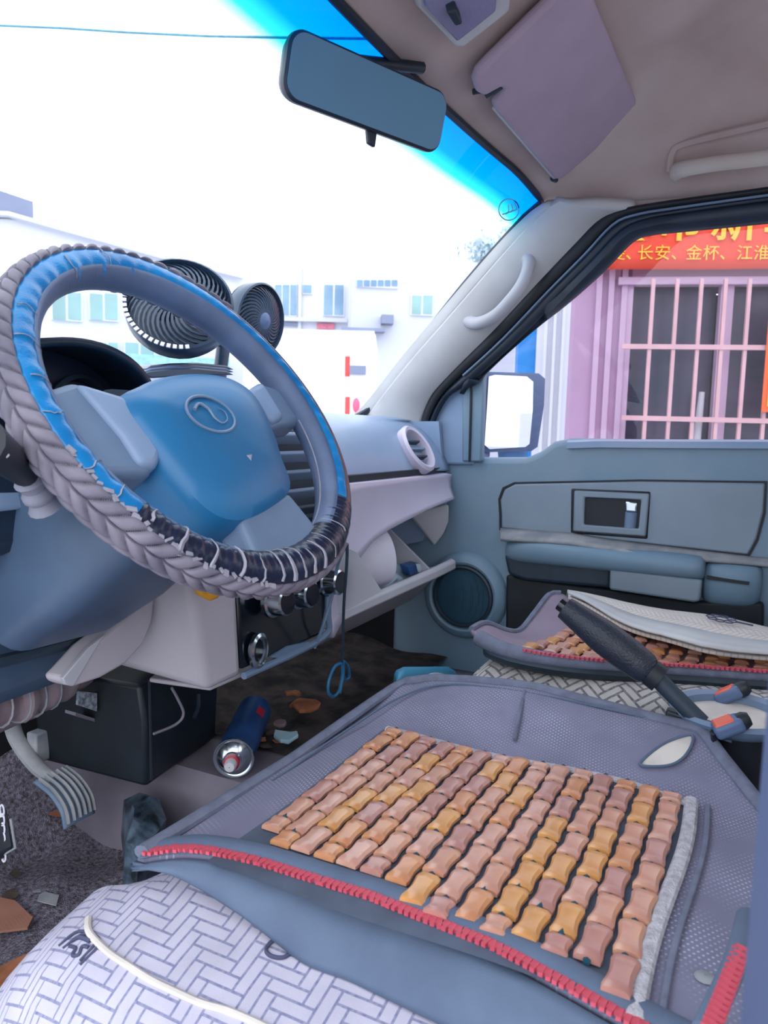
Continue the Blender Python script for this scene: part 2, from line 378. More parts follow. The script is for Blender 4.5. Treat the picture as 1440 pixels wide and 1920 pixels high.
def handle(name, P, r, label, mt, feet, cat_='handle', flat=1):
    h = thing(name, label, cat_, P[0])
    add('grip', tube(cat(P, 8), lambda t: r*(1+.25*(abs(2*t-1))**3), 12, flat=flat), mt, h)
    for p, d in feet: add('foot', obox(p, V(d)*.013, V(d).cross(V((0, 0, 1))).normalized()*.008, V((0, 0, .011))), mt, h, bevel=.005)
    return h
handle('grab_handle', [Q(982, 480, X=.580), Q(992, 494, X=.566), Q(980, 530, X=.556), Q(957, 562, X=.556), Q(927, 592, X=.560), Q(895, 606, X=.572), Q(873, 600, X=.592)], .0115,
       'curved pale grab handle on the passenger windscreen pillar', K['cream'], [(Q(985, 488, X=.584), (.5, .5, -.5)), (Q(880, 600, X=.598), (.5, .5, -.5))])
handle('ceiling_grip', [Q(1268, 322, X=.565), Q(1285, 316, X=.54), Q(1340, 307, X=.53), Q(1400, 300, X=.528), Q(1470, 291, X=.528), Q(1560, 277, X=.535), Q(1580, 277, X=.55)], .009,
       'flat beige assist grip under the headliner above the passenger door', K['grip'], [(Q(1276, 320, X=.555), (0, 1, 0)), (Q(1428, 297, X=.535), (0, 1, 0))], flat=1.35)

# ---- passenger sun visor
vn = V((0, -.6, -.8)).normalized()
vo = V((.345, .31, 1.228)); P0 = V((.19, .385, 1.178)); ex = V((1, 0, 0)); ey = V((0, -.135, .098)).normalized()
out = [(-.11, .03), (-.108, .012), (-.098, .002), (-.075, -.003), (-.058, 0), (-.052, .012), (-.046, .022), (-.034, .024), (-.026, .016), (-.022, .002), (-.01, 0), (.31, 0), (.322, .006), (.325, .02), (.322, .15), (.312, .163), (.3, .167), (-.1, .167), (-.11, .155)]
vis = thing('sun_visor', 'mauve-grey passenger sun visor folded up against the headliner', 'sun visor', P0)
add('visor_panel', prism([P0+ex*a+ey*b for a, b in out], vn*.016), K['visor'], vis, bevel=.006, seg=3)
add('visor_seam', tube([P0+ex*a+ey*b+vn*.009 for a, b in ((-.01, -.001), (.31, -.001), (.324, .006), (.327, .02), (.324, .15))], .0022, 6), K['pillar'], vis)
pv = add('pivot', tube([P0-ex*.045+ey*.002+vn*.004, P0-ex*.038+ey*.024+vn*.006], .007, 10), K['doord'], vis)
add('pivot_rod', tube([P0-ex*.042+ey*.01+vn*.002, P0-ex*.055-ey*.008-vn*.004], .004, 8), K['doord'], pv)
add('hinge_pin', tube([P0+ex*.318-ey*.003+vn*.006, P0+ex*.332-ey*.001+vn*.006], .005, 8), K['doord'], vis)

# ---- dome lamp on the windscreen header
hn = V((0, -.55, -.84)).normalized(); ho = Q(850, 40, Z=1.185); hx = V((1, 0, 0)); hy = hn.cross(hx).normalized()
if hy.y > 0: hy = -hy
lamp = thing('dome_lamp', 'ribbed lavender dome lamp at the centre of the windscreen header', 'lamp', ho)
a = [Q(768, -40, Z=1.19), Q(770, 4, Z=1.186), Q(842, 78, Z=1.18), Q(858, 82, Z=1.181), Q(945, 12, Z=1.21), Q(950, -60, Z=1.225)]
add('lamp_base', prism([p+V((0, 0, .012)) for p in a], (0, -.008, -.02)), K['pillar'], lamp, bevel=.005)
K['lens'] = mat('ribbed_lens', (150, 146, 190), .4, var=.06)
nt = K['lens'].node_tree; wv = nt.nodes.new('ShaderNodeTexWave'); wv.inputs['Scale'].default_value = 260; tcx = nt.nodes.new('ShaderNodeTexCoord'); nt.links.new(tcx.outputs['Object'], wv.inputs['Vector'])
bp = nt.nodes.new('ShaderNodeBump'); bp.inputs['Strength'].default_value = .7; bp.inputs['Distance'].default_value = .002; nt.links.new(wv.outputs['Fac'], bp.inputs['Height']); nt.links.new(bp.outputs[0], nt.nodes['Principled BSDF'].inputs['Normal'])
b_ = [Q(790, -40, Z=1.182), Q(792, 0, Z=1.178), Q(852, 66, Z=1.17), Q(925, 8, Z=1.195), Q(930, -50, Z=1.21)]
add('lens', prism(b_, (0, -.004, -.009)), K['lens'], lamp, bevel=.003)
add('switch', prism([Q(832, 0, Z=1.178), Q(848, 26, Z=1.174), Q(862, 22, Z=1.176), Q(850, -6, Z=1.181)], (0, -.004, -.014)), K['doord'], lamp, bevel=.002)

# ---- rear-view mirror
mc = Q(694, 180, d=.86); mb = R_(23)
mx_ = V((math.cos(mb), -math.sin(mb), -.02)).normalized(); mn = V((-math.sin(mb), -math.cos(mb), -.22)).normalized(); mz = mn.cross(mx_).normalized()
if mz.z < 0: mz = -mz
rm = thing('rear_view_mirror', 'rounded rear-view mirror with a painted blue-grey reflection, hanging under the windscreen header', 'mirror', mc)
def mring(a, b, r, h): return [mc+mx_*p+mz*q+mn*h for p, q in rrect(a, b, r, 6)]
add('housing', loft([mring(.096, .020, .013, -.024), mring(.108, .0305, .017, -.016), mring(.1125, .0345, .019, -.004), mring(.1125, .0345, .019, .002), mring(.110, .032, .017, .0045)]), K['seal'], rm)
K['mrefl'] = mat('painted_mirror_reflection', (84, 130, 160), .5, metal=.0, var=.06, scale=6)  # the blue-grey reflection is put into a matt colour, nothing mirrors here
add('mirror_glass', loft([mring(.1095, .0315, .0165, .002), mring(.1095, .0315, .0165, .0055)]), K['mrefl'], rm)
add('dimming_lever', prism([mc+mx_*.004-mz*.030-mn*.008, mc+mx_*.019-mz*.030-mn*.008, mc+mx_*.017-mz*.050-mn*.004, mc+mx_*.007-mz*.048-mn*.004], mn*.007), K['seal'], rm, bevel=.002)
add('stem', tube([mc-mn*.02+mz*.01, mc-mn*.04+mz*.04, wtop(.03)+V((0, -.02, .004))], .007, 10), K['seal'], rm)

# ================================================================== PASSENGER DOOR
def dX(z): return .655 if z < .72 else .655-(z-.72)*.105
D = thing('door_1', 'blue-grey passenger door with its window wound up', 'door', (.66, .2, .15), kind='structure')
sill = [(.74, .12), (.74, .668), (.535, .672), (.45, .676), (.42, .69), (.395, .71), (.36, .718), (-.3, .724), (-.3, .12)]
add('door_panel', prism([(.645, y, z) for y, z in sill], (.07, 0, 0)), K['doorp'], D, bevel=.012, seg=4)
sl = [Q(x, y, X=.635) for x, y in ((1062, 838), (1120, 836), (1250, 837), (1440, 838), (1600, 838))]
add('sill_strip', loft([[p+V((.0, 0, .009)), p+V((.012, 0, .013)), p+V((.03, 0, .012)), p+V((.03, 0, -.003)), p+V((.0, 0, -.003))] for p in sl]), K['dashtop'], D)
# window frame: weatherstrip, frame and glass run as three bands that follow the opening
outer = [(1640, 322), (1440, 350), (1250, 376), (1180, 388), (1132, 402), (1075, 458), (1005, 530), (925, 618), (850, 692), (808, 742), (788, 795), (786, 850)]
mid1 = [(1640, 342), (1440, 366), (1260, 391), (1195, 402), (1150, 420), (1095, 478), (1022, 552), (940, 638), (868, 704), (826, 748), (803, 800), (800, 855)]
mid2 = [(1640, 362), (1440, 384), (1270, 408), (1215, 418), (1168, 438), (1112, 496), (1040, 570), (955, 654), (884, 716), (868, 760), (862, 820), (862, 866)]
inner = [(1640, 388), (1440, 410), (1290, 424), (1225, 430), (1185, 444), (1130, 500), (1060, 560), (985, 618), (912, 686), (893, 720), (888, 790), (886, 864)]
def band(A, B, x0, x1, n=60):
    f = lambda p, o: V((dX(1.14-(p[1]-380)*.00093)-.045+o, 0, 0)).x
    a = resample(cat([Q(*p, X=f(p, x0)) for p in A], 6), n); b = resample(cat([Q(*p, X=f(p, x1)) for p in B], 6), n)
    return grid(lambda u, v: a[round(u*(n-1))].lerp(b[round(u*(n-1))], v)+V((-.006*math.sin(math.pi*v), 0, 0)), n-1, 5)
add('weatherstrip', band(outer, mid1, .02, .022), K['black'], D, solid=.012)
add('window_frame', band(mid1, mid2[:9]+[(838, 748), (812, 800), (808, 858)], .018, .02), K['seal'], D, solid=.012)
add('frame_bead', tube(resample(cat([Q(*p, X=dX(1.14-(p[1]-380)*.00093)-.034) for p in mid1[:9]], 6), 60), .0022, 6), K['spoke'], D)
add('glass_run', band(mid2[:9]+[(870, 740)], inner[:9]+[(897, 706)], .024, .034), K['seal'], D, solid=.012)
cr_o = outer[:7]
cr = [resample(cat([Q(x-dx, y-dy, X=XX) for x, y in cr_o], 6), 50) for dx, dy, XX in ((-6, -10, .618), (4, 8, .612), (12, 26, .600), (22, 46, .592))]
cra = add('trim_4', grid(lambda u, v: cr[round(v*3)][round(u*49)], 49, 3), K['headliner'], solid=-.01)
tag(cra, 'beige-grey roof rail trim above the passenger door', 'trim', kind='structure')
# mirror patch (fixed triangle) and the divider bar
tri = [Q(x, y, X=.637) for x, y in ((800, 870), (800, 832), (818, 775), (840, 742), (870, 702), (882, 690), (888, 872), (850, 872))]
add('mirror_patch', prism(tri, (.02, 0, 0)), K['dashtop'], D, bevel=.006, seg=3)
add('divider_bar', prism([Q(x, y, X=.632) for x, y in ((866, 705), (894, 690), (908, 690), (902, 866), (866, 866))], (.022, 0, 0)), K['doorp'], D, bevel=.004)
add('divider_seal', tube([Q(884, 700, X=.629), Q(880, 866, X=.629)], .0025, 6), K['black'], D)
gm, _t = glass_mat('door_glass', (.80, .80, .84))
gp = [(.56, .66), (-.3, .70), (-.3, 1.13), (.27, 1.13), (.35, 1.06), (.56, .84)]
add('door_glass', ([V((dX(z)+.006, y, z)) for y, z in gp], [tuple(range(6))]), gm, D, solid=.004, smooth=False)
# insert panel in a shadow groove
ins = [(940, 965), (938, 938), (946, 918), (966, 908), (1200, 903), (1434, 906), (1431, 960), (1418, 1010), (1402, 1040), (1180, 1016), (940, 990)]
gro = [(936, 966), (934, 936), (942, 914), (964, 904), (1200, 899), (1439, 902), (1436, 962), (1422, 1014), (1405, 1045), (1180, 1020), (936, 994)]
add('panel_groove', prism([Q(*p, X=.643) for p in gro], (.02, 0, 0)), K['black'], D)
add('insert_panel', prism([Q(*p, X=.640) for p in ins], (.02, 0, 0)), K['doorl'], D, bevel=.003)
# inner handle: bezel with a recess and a chrome lever
fo = [(1076, 920), (1217, 926), (1210, 1006), (1074, 996)]; fi = [(1096, 932), (1202, 937), (1197, 992), (1094, 984)]
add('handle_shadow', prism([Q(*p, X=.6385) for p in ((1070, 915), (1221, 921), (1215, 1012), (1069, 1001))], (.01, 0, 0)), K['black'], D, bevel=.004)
a = [Q(*p, X=.632) for p in fo]; b = [Q(*p, X=.630) for p in fi]; c = [p+V((.025, 0, 0)) for p in b]; d = [p+V((.012, 0, 0)) for p in a]
bz = add('handle_bezel', loft([d, a, b, c], True, False), K['doorl'], D, bevel=.0035, seg=3)
add('recess', prism([p+V((-.004, 0, 0)) for p in c], (.004, 0, 0)), K['doord'], bz, bevel=.002)
add('lock_disc', lathe([(.012, 0), (.012, .003), (.009, .004)], Q(1155, 961, X=.652), (-1, 0, 0), 18), K['doorl'], bz)
lv = add('handle_lever', prism([Q(*p, X=.634) for p in ((1171, 938), (1196, 941), (1194, 962), (1171, 960))], (.014, 0, 0)), K['chrome'], D, bevel=.004, label='chrome door handle lever')
add('lever_pin', tube([Q(1184, 960, X=.640), Q(1181, 992, X=.642)], .0115, 12), K['spoke'], lv)
# armrest
def ring(x, yt, h, X0=.585, X1=.648):
    p = Q(x, yt, X=X0); q = Q(x, yt+h, X=X0); z1, z0, y = p.z, q.z, p.y
    return [V((X1, y, z1+.006)), V((X0+.012, y, z1)), V((X0, y, z1-.012)), V((X0+.004, y, z0+.012)), V((X0+.016, y, z0)), V((X1, y, z0-.004))]
ar = [ring(945, 1016, 36, .618), ring(952, 1012, 44, .602), ring(985, 1010, 50, .592), ring(1060, 1018, 50, .588), ring(1180, 1033, 47, .585), ring(1290, 1046, 44, .585), ring(1315, 1050, 42, .59), ring(1323, 1052, 38, .605)]
add('armrest', loft(ar), K['doorp'], D, sub=1)
led = [(938, 992), (1070, 1000), (1180, 1018), (1405, 1046), (1560, 1062)]
l1 = [Q(*p, X=.642) for p in led]; l2 = [Q(p[0], p[1]+20-6*(p[0] > 1300), X=.596 if p[0] < 1320 else .63) for p in led]
add('dusty_ledge', grid(lambda u, v: resample(l1, 25)[round(u*24)].lerp(resample(l2, 25)[round(u*24)], v)+V((0, 0, .003)), 24, 3), K['dust'], D, solid=.006)
sec = [ring(1318, 1058, 72, .625), ring(1330, 1056, 80, .612), ring(1380, 1062, 82, .61), ring(1425, 1066, 78, .615), ring(1432, 1068, 60, .63)]
add('rear_armrest_block', loft(sec), K['doorp'], D, sub=1)
add('pocket_slot', prism([Q(*p, X=.609) for p in ((1325, 1080), (1405, 1092), (1404, 1097), (1325, 1086))], (.01, 0, 0)), K['black'], D)
add('pull_cup', prism([Q(*p, X=.60) for p in ((1143, 1066), (1316, 1088), (1312, 1128), (1300, 1130), (1142, 1106))], (.04, 0, 0)), K['doorl'], D, bevel=.005, seg=3)
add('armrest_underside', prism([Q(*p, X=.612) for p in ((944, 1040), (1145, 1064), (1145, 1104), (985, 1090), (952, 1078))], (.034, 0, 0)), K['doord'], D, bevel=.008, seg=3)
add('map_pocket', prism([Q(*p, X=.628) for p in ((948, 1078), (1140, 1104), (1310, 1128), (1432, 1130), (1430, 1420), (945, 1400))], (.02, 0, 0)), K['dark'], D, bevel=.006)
# door speaker
sp_c = Q(868, 1118, X=.628)
spk = add('speaker_surround', lathe([(.094, .02), (.092, .008), (.084, -.004), (.074, -.008), (.070, -.006), (.068, .0)], sp_c, (1, 0, 0), 40), K['doorp'], D, label='round blue speaker surround low on the door')
add('speaker_ring', lathe([(.067, .0), (.066, -.006), (.062, -.008), (.059, -.004), (.058, .002)], sp_c, (1, 0, 0), 40), K['doord'], spk)
K['grille'] = mesh_fabric('speaker_grille', (34, 72, 92), (20, 40, 56), 240, .2)
add('speaker_grille', lathe([(.0005, -.006), (.03, -.005), (.058, .0)], sp_c, (1, 0, 0), 36, caps=False), K['grille'], spk)

# ---- outside mirror on the passenger door
om = thing('wing_mirror', 'blue-grey wing mirror outside the passenger window', 'mirror', Q(960, 780, X=.86))
mo = lambda x, y, X=.86: Q(x, y, X=X)
orr = [(898, 700), (915, 697), (1010, 700), (1022, 710), (1020, 760), (1008, 838), (996, 846), (905, 848), (896, 835)]
irr = [(914, 706), (925, 703), (985, 706), (997, 716), (996, 770), (990, 832), (982, 838), (915, 842), (906, 834)]
pln = (mo(960, 770), V((-.55, -1, 0)).normalized()); nn = pln[1]
oo = [Q(*p, pl=pln) for p in orr]; ii = [Q(*p, pl=(pln[0]+nn*.003, nn)) for p in irr]
ii = ii
n_ = len(oo)
ctr = sum(oo, V((0, 0, 0)))/n_
add('housing', loft([[p.lerp(ctr, .45)-nn*.075 for p in oo], [p.lerp(ctr, .12)-nn*.055 for p in oo], [p-nn*.012 for p in oo], oo, [p.lerp(ctr, .05)+nn*.003 for p in oo]], True, True), K['bluegrey'], om)
mgl = mat('wing_mirror_glass', (235, 238, 240), .02, metal=1, var=0)
add('mirror_glass', prism([p+nn*.003 for p in ii], nn*.002), mgl, om)
add('arm', tube([mo(905, 850), Q(890, 870, X=.70)], .018, 10), K['bluegrey'], om)
add('lower_arm', prism([Q(x, y, pl=(pln[0]-nn*.03, nn)) for x, y in ((944, 846), (990, 846), (986, 875), (946, 875))], -nn*.02), mat('blue_bracket', (70, 140, 196), .5), om)

# ---- near door pillar at the right edge of the picture
bp_ = thing('trim_3', 'blurred blue-grey door pillar close by at the right edge', 'pillar', (-.62, -.05, .1), kind='structure')
PB_Y = -.003
K['bpil'] = mat('near_pillar', (74, 92, 128), .6, var=.05, scale=4)
add('pillar_trim', prism([(-.70, PB_Y-.01, .0), (-.61, PB_Y, .0), (-.60, PB_Y-.012, .0), (-.60, -.07, .0), (-.70, -.07, .0)], (.0, .0, 1.17)), K['bpil'], bp_, bevel=.003, seg=3)
# ================================================================== DASHBOARD
DB = thing('dashboard', 'grey dashboard with an open glove compartment across the cab', 'dashboard', (0, .7, .4))
prof = [(.90, .735), (.86, .748), (.80, .756), (.74, .753), (.69, .735), (.655, .703), (.635, .672), (.625, .648)]
pc = cat([V((0, y, z)) for y, z in prof], 4)
def dtop(u, v):
    x = -.63+1.262*u; p = pc[round(v*(len(pc)-1))]
    wv_ = .035*max(0, (abs(x)-.35)/.28)**2
    cen = .02*max(0, 1-abs(x-.0)/.25)
    return V((x, p.y-wv_*(1 if v < .5 else .45)*1.0+0*cen, p.z-.004*(x/.6)**2+.012*max(0, 1-((x+.02)/.25)**2)*(1 if v < .75 else max(0, (1-v)/.25))))
add('top_pad', grid(dtop, 60, len(pc)-1), K['dashtop'], DB, solid=.02)
add('shadow_gap', box(.13, .625, .615, .64, .632, .65), K['black'], DB)
# silver passenger fascia: edge curves down to the left round the glove compartment
sx = [.135, .16, .20, .26, .32, .40, .48, .56, .615]
sb = [.40, .42, .505, .533, .546, .556, .565, .573, .578]
def fas(u, v):
    k = u*(len(sx)-1); i = min(int(k), len(sx)-2); t = k-i
    x = sx[i]+(sx[i+1]-sx[i])*t; zb = sb[i]+(sb[i+1]-sb[i])*t
    return V((x, .620-.006*max(0, (x-.5)/.12)-.012*v*v+.004*math.sin(3.1*v), .639+(zb-.639)*v))
add('passenger_fascia', grid(fas, 40, 10), K['silver'], DB, solid=.018)
# end cap under the fascia at the door side
ec = [Q(x, y, X=.60) for x, y in ((768, 966), (800, 957), (842, 946), (842, 978), (832, 1002), (815, 1024), (796, 1000))]
add('end_cap', prism(ec, (.012, .01, 0)), K['cream'], DB, bevel=.004)
add('dash_side', prism([(.618, .632, .745), (.618, .86, .74), (.618, .9, .42), (.618, .66, .49), (.618, .61, .575)], (.012, 0, 0)), K['dashtop'], DB)
# glove compartment (bin pulled open)
gb = add('glove_bin', join(
    box(.17, .58, .755, .765, .40, .60),
    prism([(.17, .60, .437), (.58, .585, .452), (.58, .76, .41), (.17, .76, .40)], (0, 0, -.012)),
    prism([(.505, .59, .449), (.505, .76, .585), (.505, .76, .40)], (.008, 0, 0)),
    prism([(.19, .605, .438), (.19, .70, .53), (.19, .76, .56), (.19, .76, .40)], (-.008, 0, 0))), K['cream'], DB, smooth=False)
add('bin_lip', loft([[V((x, y, z+.008)), V((x, y-.010, z+.004)), V((x, y-.012, z-.012)), V((x, y+.004, z-.016)), V((x, y+.012, z))] for x, y, z in ((.13, .613, .428), (.2, .602, .436), (.35, .592, .444), (.5, .582, .452), (.575, .578, .457), (.585, .580, .458))]), K['cream'], gb, bevel=.003)
add('bin_front', prism([(.13, .618, .43), (.58, .585, .452), (.57, .66, .37), (.14, .68, .35)], (0, .012, -.004)), K['grey'], gb)
add('bin_side', prism([Q(x, y, X=.15) for x, y in ((655, 1030), (668, 1035), (716, 1108), (640, 1150), (610, 1152))], (.01, .02, 0)), K['cream'], gb)
# round air vent at the door end
def vent_ring(c, ax, ref, a, b, prof, n=40): return lathe(prof, c, ax, n, ref, a, b, caps=False)
vc = Q(782, 842, X=.512); va = V((-.1, -.8, .55)).normalized()
ve = add('air_vent', vent_ring(vc, va, (0, 0, 1), 1.25, 1.0, [(.041, -.012), (.042, .004), (.038, .009), (.033, .007), (.031, -.004), (.030, -.02)]), K['silver'], DB, label='oval silver air vent')
add('vent_core', lathe([(.031, -.02), (.0005, -.022)], vc, va, 30, (0, 0, 1), 1.25, 1.0, caps=False), K['black'], ve)
ax_, e1_, e2_ = basis(va, (0, 0, 1))
for k in (-1, 0, 1):
    add('slat', obox(vc+e1_*(.017*k)-ax_*.006, e2_*(.028 if k == 0 else .022), e1_*.0018, ax_*.008), K['spoke'] if k == 0 else K['doord'], ve)
# centre stack: vents, glossy control panel, grey body
CS = add('centre_vent_housing', box(-.11, .128, .622, .70, .585, .725), K['doord'], DB, bevel=.006)
for k, z in enumerate((.708, .682, .655, .628, .603)):
    add('vent_slat', prism([(-.10, .604, z+.007), (.12, .604, z+.007), (.12, .63, z-.012), (-.10, .63, z-.012)], (0, .003, .005)), [K['dashtop'], K['dashtop'], K['spoke'], K['spoke'], K['doord']][k], CS, bevel=.0015)
add('stack_face', prism([(-.086, .60, .41), (.112, .60, .412), (.128, .603, .45), (.132, .61, .585), (-.088, .612, .585)], (0, .02, 0)), K['gloss'], DB, bevel=.004, label='glossy black control panel')
body = loft([[V((-.150, .604, .398)), V((-.086, .600, .402)), V((-.088, .612, .60)), V((-.165, .63, .60))],
             [V((-.19, .72, .425)), V((-.02, .80, .40)), V((-.02, .80, .60)), V((-.20, .75, .60))]])
add('stack_body', body, K['grey'], DB, bevel=.01, seg=3)
add('stack_underside', prism([(-.135, .612, .400), (.11, .602, .406), (.125, .60, .418), (.14, .66, .42), (.12, .8, .40), (-.15, .70, .40)], (0, 0, -.006)), K['grey'], DB, bevel=.004)
add('stack_edge', tube(cat([V((-.085, .598, .402)), V((.11, .598, .407)), V((.128, .599, .45)), V((.134, .606, .58))], 6), .005, 8), K['spoke'], DB)
def knob(x, y, r=.021):
    c = Q(x, y, Y=.592); a = V((-.02, -1, .06))
    k = add('knob', lathe([(r*1.15, .0), (r*1.15, .006), (r, .008), (r*.95, .026), (r*.8, .028), (.0005, .026)], c, a, 28, caps=False), K['chrome'], DB, label='chrome rotary knob')
    add('knob_face', lathe([(r*.82, .0285), (.0005, .0285)], c, a, 24, caps=False), K['gloss'], k)
for x, y in ((508, 1126), (610, 1090), (555, 1112)): knob(x, y, .02)
sc_ = Q(481, 1219, Y=.598)
so = add('power_socket', lathe([(.020, 0), (.020, .006), (.0165, .008), (.0155, .004), (.0125, .003), (.0125, -.006)], sc_, (0, -1, 0), 30, (0, 0, 1), 1.2, .95, caps=False), K['chrome'], DB, label='chrome-ringed power socket')
add('socket_core', lathe([(.0125, -.004), (.0005, -.004)], sc_, (0, -1, 0), 20, (0, 0, 1), 1.2, .95, caps=False), K['black'], so)
add('storage_slot', prism([Q(x, y, Y=.597) for x, y in ((507, 1232), (540, 1212), (580, 1203), (576, 1215), (530, 1235))], (0, .01, 0)), K['spoke'], DB)
for k in range(3): add('slider', prism([Q(x, y, Y=.597) for x, y in ((512+28*k, 1152-10*k), (536+28*k, 1145-10*k), (536+28*k, 1149-10*k), (512+28*k, 1157-10*k))], (0, .006, 0)), K['spoke'], DB)
# grey trim tongue left of the stack
tg = [(292, 1118), (287, 1165), (270, 1208), (236, 1246), (190, 1272), (140, 1288), (124, 1284), (118, 1272), (132, 1258), (170, 1215), (202, 1190), (240, 1160), (270, 1130)]
add('knee_trim', prism([Q(x, y, Y=.66) for x, y in tg], (-.01, .02, .004)), K['grey'], DB, bevel=.005, seg=3)
add('knee_trim_fold', prism([Q(x, y, Y=.657) for x, y in ((118, 1272), (124, 1284), (138, 1287), (190, 1200), (198, 1190), (165, 1216))], (0, .006, 0)), K['cream'], DB, bevel=.003)
# dark lower dash behind the column
add('lower_dash', prism([(-.63, .70, .42), (-.19, .72, .42), (-.16, .74, .62), (-.63, .70, .62)], (0, .06, 0)), K['navy'], DB, bevel=.02)
add('lower_rail', tube(cat([Q(-20, 1245, Y=.69), Q(60, 1225, Y=.69), Q(130, 1206, Y=.69), Q(205, 1178, Y=.70)], 5), .007, 8), K['doord'], DB)
# instrument binnacle
def hood(u, v):
    a = math.pi*(1-u); y = .60+.26*v
    s = 1-.45*v**2; hz = (.112 if v < .2 else .112*(1-.5*((v-.2)/.8)**1.6))
    return V((-.338+.134*s**.4*math.cos(a), y+.03*(1-math.sin(a))*(1-v), .695+hz*max(0, math.sin(a))**.8))
BI = add('instrument_hood', grid(hood, 36, 14), K['seal'], DB, solid=.008, label='dark arched instrument hood')
K['gface'] = mat('gauge_face', (16, 22, 50), .6, var=.1)
gf = [V((-.338+.125*math.cos(a), .665, .70+.098*math.sin(a)**.8 if math.sin(a) > 0 else .70)) for a in (math.pi*k/24 for k in range(25))]
add('gauge_face', prism(gf, (0, .01, 0)), K['gface'], BI)
for gx in (-.40, -.29): add('gauge_ring', lathe([(.040, 0), (.042, .008), (.038, .012), (.035, .003)], (gx, .664, .735), (0, -1, 0), 30, caps=False), K['doord'], BI)
add('hood_base', box(-.47, -.205, .63, .78, .60, .71), K['seal'], DB, bevel=.015)

# ---- steering column, stalk, wheel
wc = V((-.279, .51, .738)); wn = V((-.056, -.797, .602)).normalized(); w1 = V((.998, -.07, 0)).normalized(); w2 = wn.cross(w1).normalized()
def WL(a, b, h=0): return wc+w1*a+w2*b+wn*h
SW = thing('steering_wheel', 'steering wheel in a braided grey and cracked blue leather cover', 'steering wheel', wc)
K['boot'] = mat('boot_rubber', (150, 150, 166), .6, var=.1)
def colring(h, a0, a1, b0, b1):
    return [WL((a0+a1)/2+p, (b0+b1)/2+q, h) for p, q in rrect((a1-a0)/2, (b1-b0)/2, .03, 5)]
co = thing('steering_column', 'dark blue plastic steering column shroud below the wheel', 'steering column', WL(0, -.05, -.2))
add('lower_shroud', loft([colring(-.05, -.07, .05, -.07, .05), colring(-.07, -.10, .045, -.11, .055), colring(-.16, -.125, .03, -.118, .06), colring(-.245, -.13, .02, -.112, .06)]), K['navy'], co)
add('upper_shroud', loft([colring(-.055, -.06, .06, -.02, .07), colring(-.18, -.085, .075, -.02, .08)]), K['seal'], co)
for k, (x, y) in enumerate(((210, 1092), (196, 1144))): add('screw_slot', obox(Q(x, y, X=-.30), V((0, .008, .004)), V((0, .002, -.003)), V((.004, 0, 0))), K['spoke'], co)
stk = thing('indicator_stalk', 'dark indicator stalk with a ribbed pale boot left of the wheel', 'stalk', Q(75, 930, Y=.56))
b0 = Q(86, 950, Y=.56); b1 = Q(44, 880, Y=.555)
add('boot', tube([b0.lerp(b1, t/10) for t in range(11)], lambda t: .0135-.002*t+.002*math.cos(t*18), 14), K['boot'], stk)
add('stalk_arm', tube([Q(46, 888, Y=.552), Q(0, 850, Y=.50), Q(-40, 825, Y=.47)], lambda t: .011+.006*t, 14), K['black'], stk)
for k in range(2): add('stalk_mark', tube([Q(4+7*k, 852+5*k, Y=.468), Q(10+6*k, 847+5*k, Y=.468)], .001, 5), K['white'], stk)
# rim: smooth inner leather, braided outer cover
RR = .18; RT = .0195
def rimp(th, ph, r): # th round the wheel (0 = right, 90 = top), ph round the tube (0 = outwards, 90 = towards the driver)
    k = RR+r*math.cos(ph)
    return WL(k*math.cos(th), k*math.sin(th), r*math.sin(ph))
NU = 180
def arc_surface(t0, t1, p0, p1, r, nu, nv, disp=None):
    return grid(lambda u, v: rimp(R_(t0+(t1-t0)*u), R_(p0+(p1-p0)*v), r+(disp(u, v) if disp else 0)), nu, nv)
add('rim_core', arc_surface(0, 360, 0, 360, RT-.003, 160, 20), K['rimgrey'], SW)
crk = lambda u, v: .0012*math.sin(190*u)*math.sin(71*u+3)*math.sin(math.pi*v)
def blf(u, v):
    t = -42+262*u; k = max(0, min(1, (t-35)/70)); p1 = 124+72*k
    p0 = 60+24*(1-k)
    return rimp(R_(t), R_(p0+(p1-p0)*v), RT+crk(u, v))
add('leather_front', grid(blf, 280, 14), K['blue'], SW, solid=.002)
add('leather_lower', arc_surface(216, 318, 22, 176, RT+.0004, 160, 18, crk), K['navyl'], SW, solid=.002, label='worn dark navy leather on the lower rim')
add('leather_inner', arc_surface(-60, 250, 118, 250, RT-.001, 200, 10), K['rimgrey'], SW, solid=.002)
add('leather_right', arc_surface(-66, 50, -95, 82, RT+.0002, 90, 16), K['brown'], SW, solid=.002, label='smooth brown leather on the right of the rim')
NB = 48
def braid(u, v):
    k = u*NB; col = v*4.0; c = int(min(col, 3.999)); fv = col-c
    sl_ = .95*(fv-.5)*(1 if c % 2 == 0 else -1)
    s = (k+sl_+(.5 if c % 4 > 1 else 0)) % 1
    body_ = max(0, 1-abs(2*s-1)**2.6)**.6; edge = max(0, 1-abs(2*fv-1)**6)**.5
    return -.0018+.006*body_*edge
def braf(u, v):
    t = 48+254*u; k = max(0, min(1, (t-215)/45)); p1 = 64-32*k
    return rimp(R_(t), R_(-115+(p1+115)*v), RT+braid(u, v))
add('braided_cover', grid(braf, NB*14, 56), K['braid'], SW, solid=.002, label='braided grey outer rim cover')
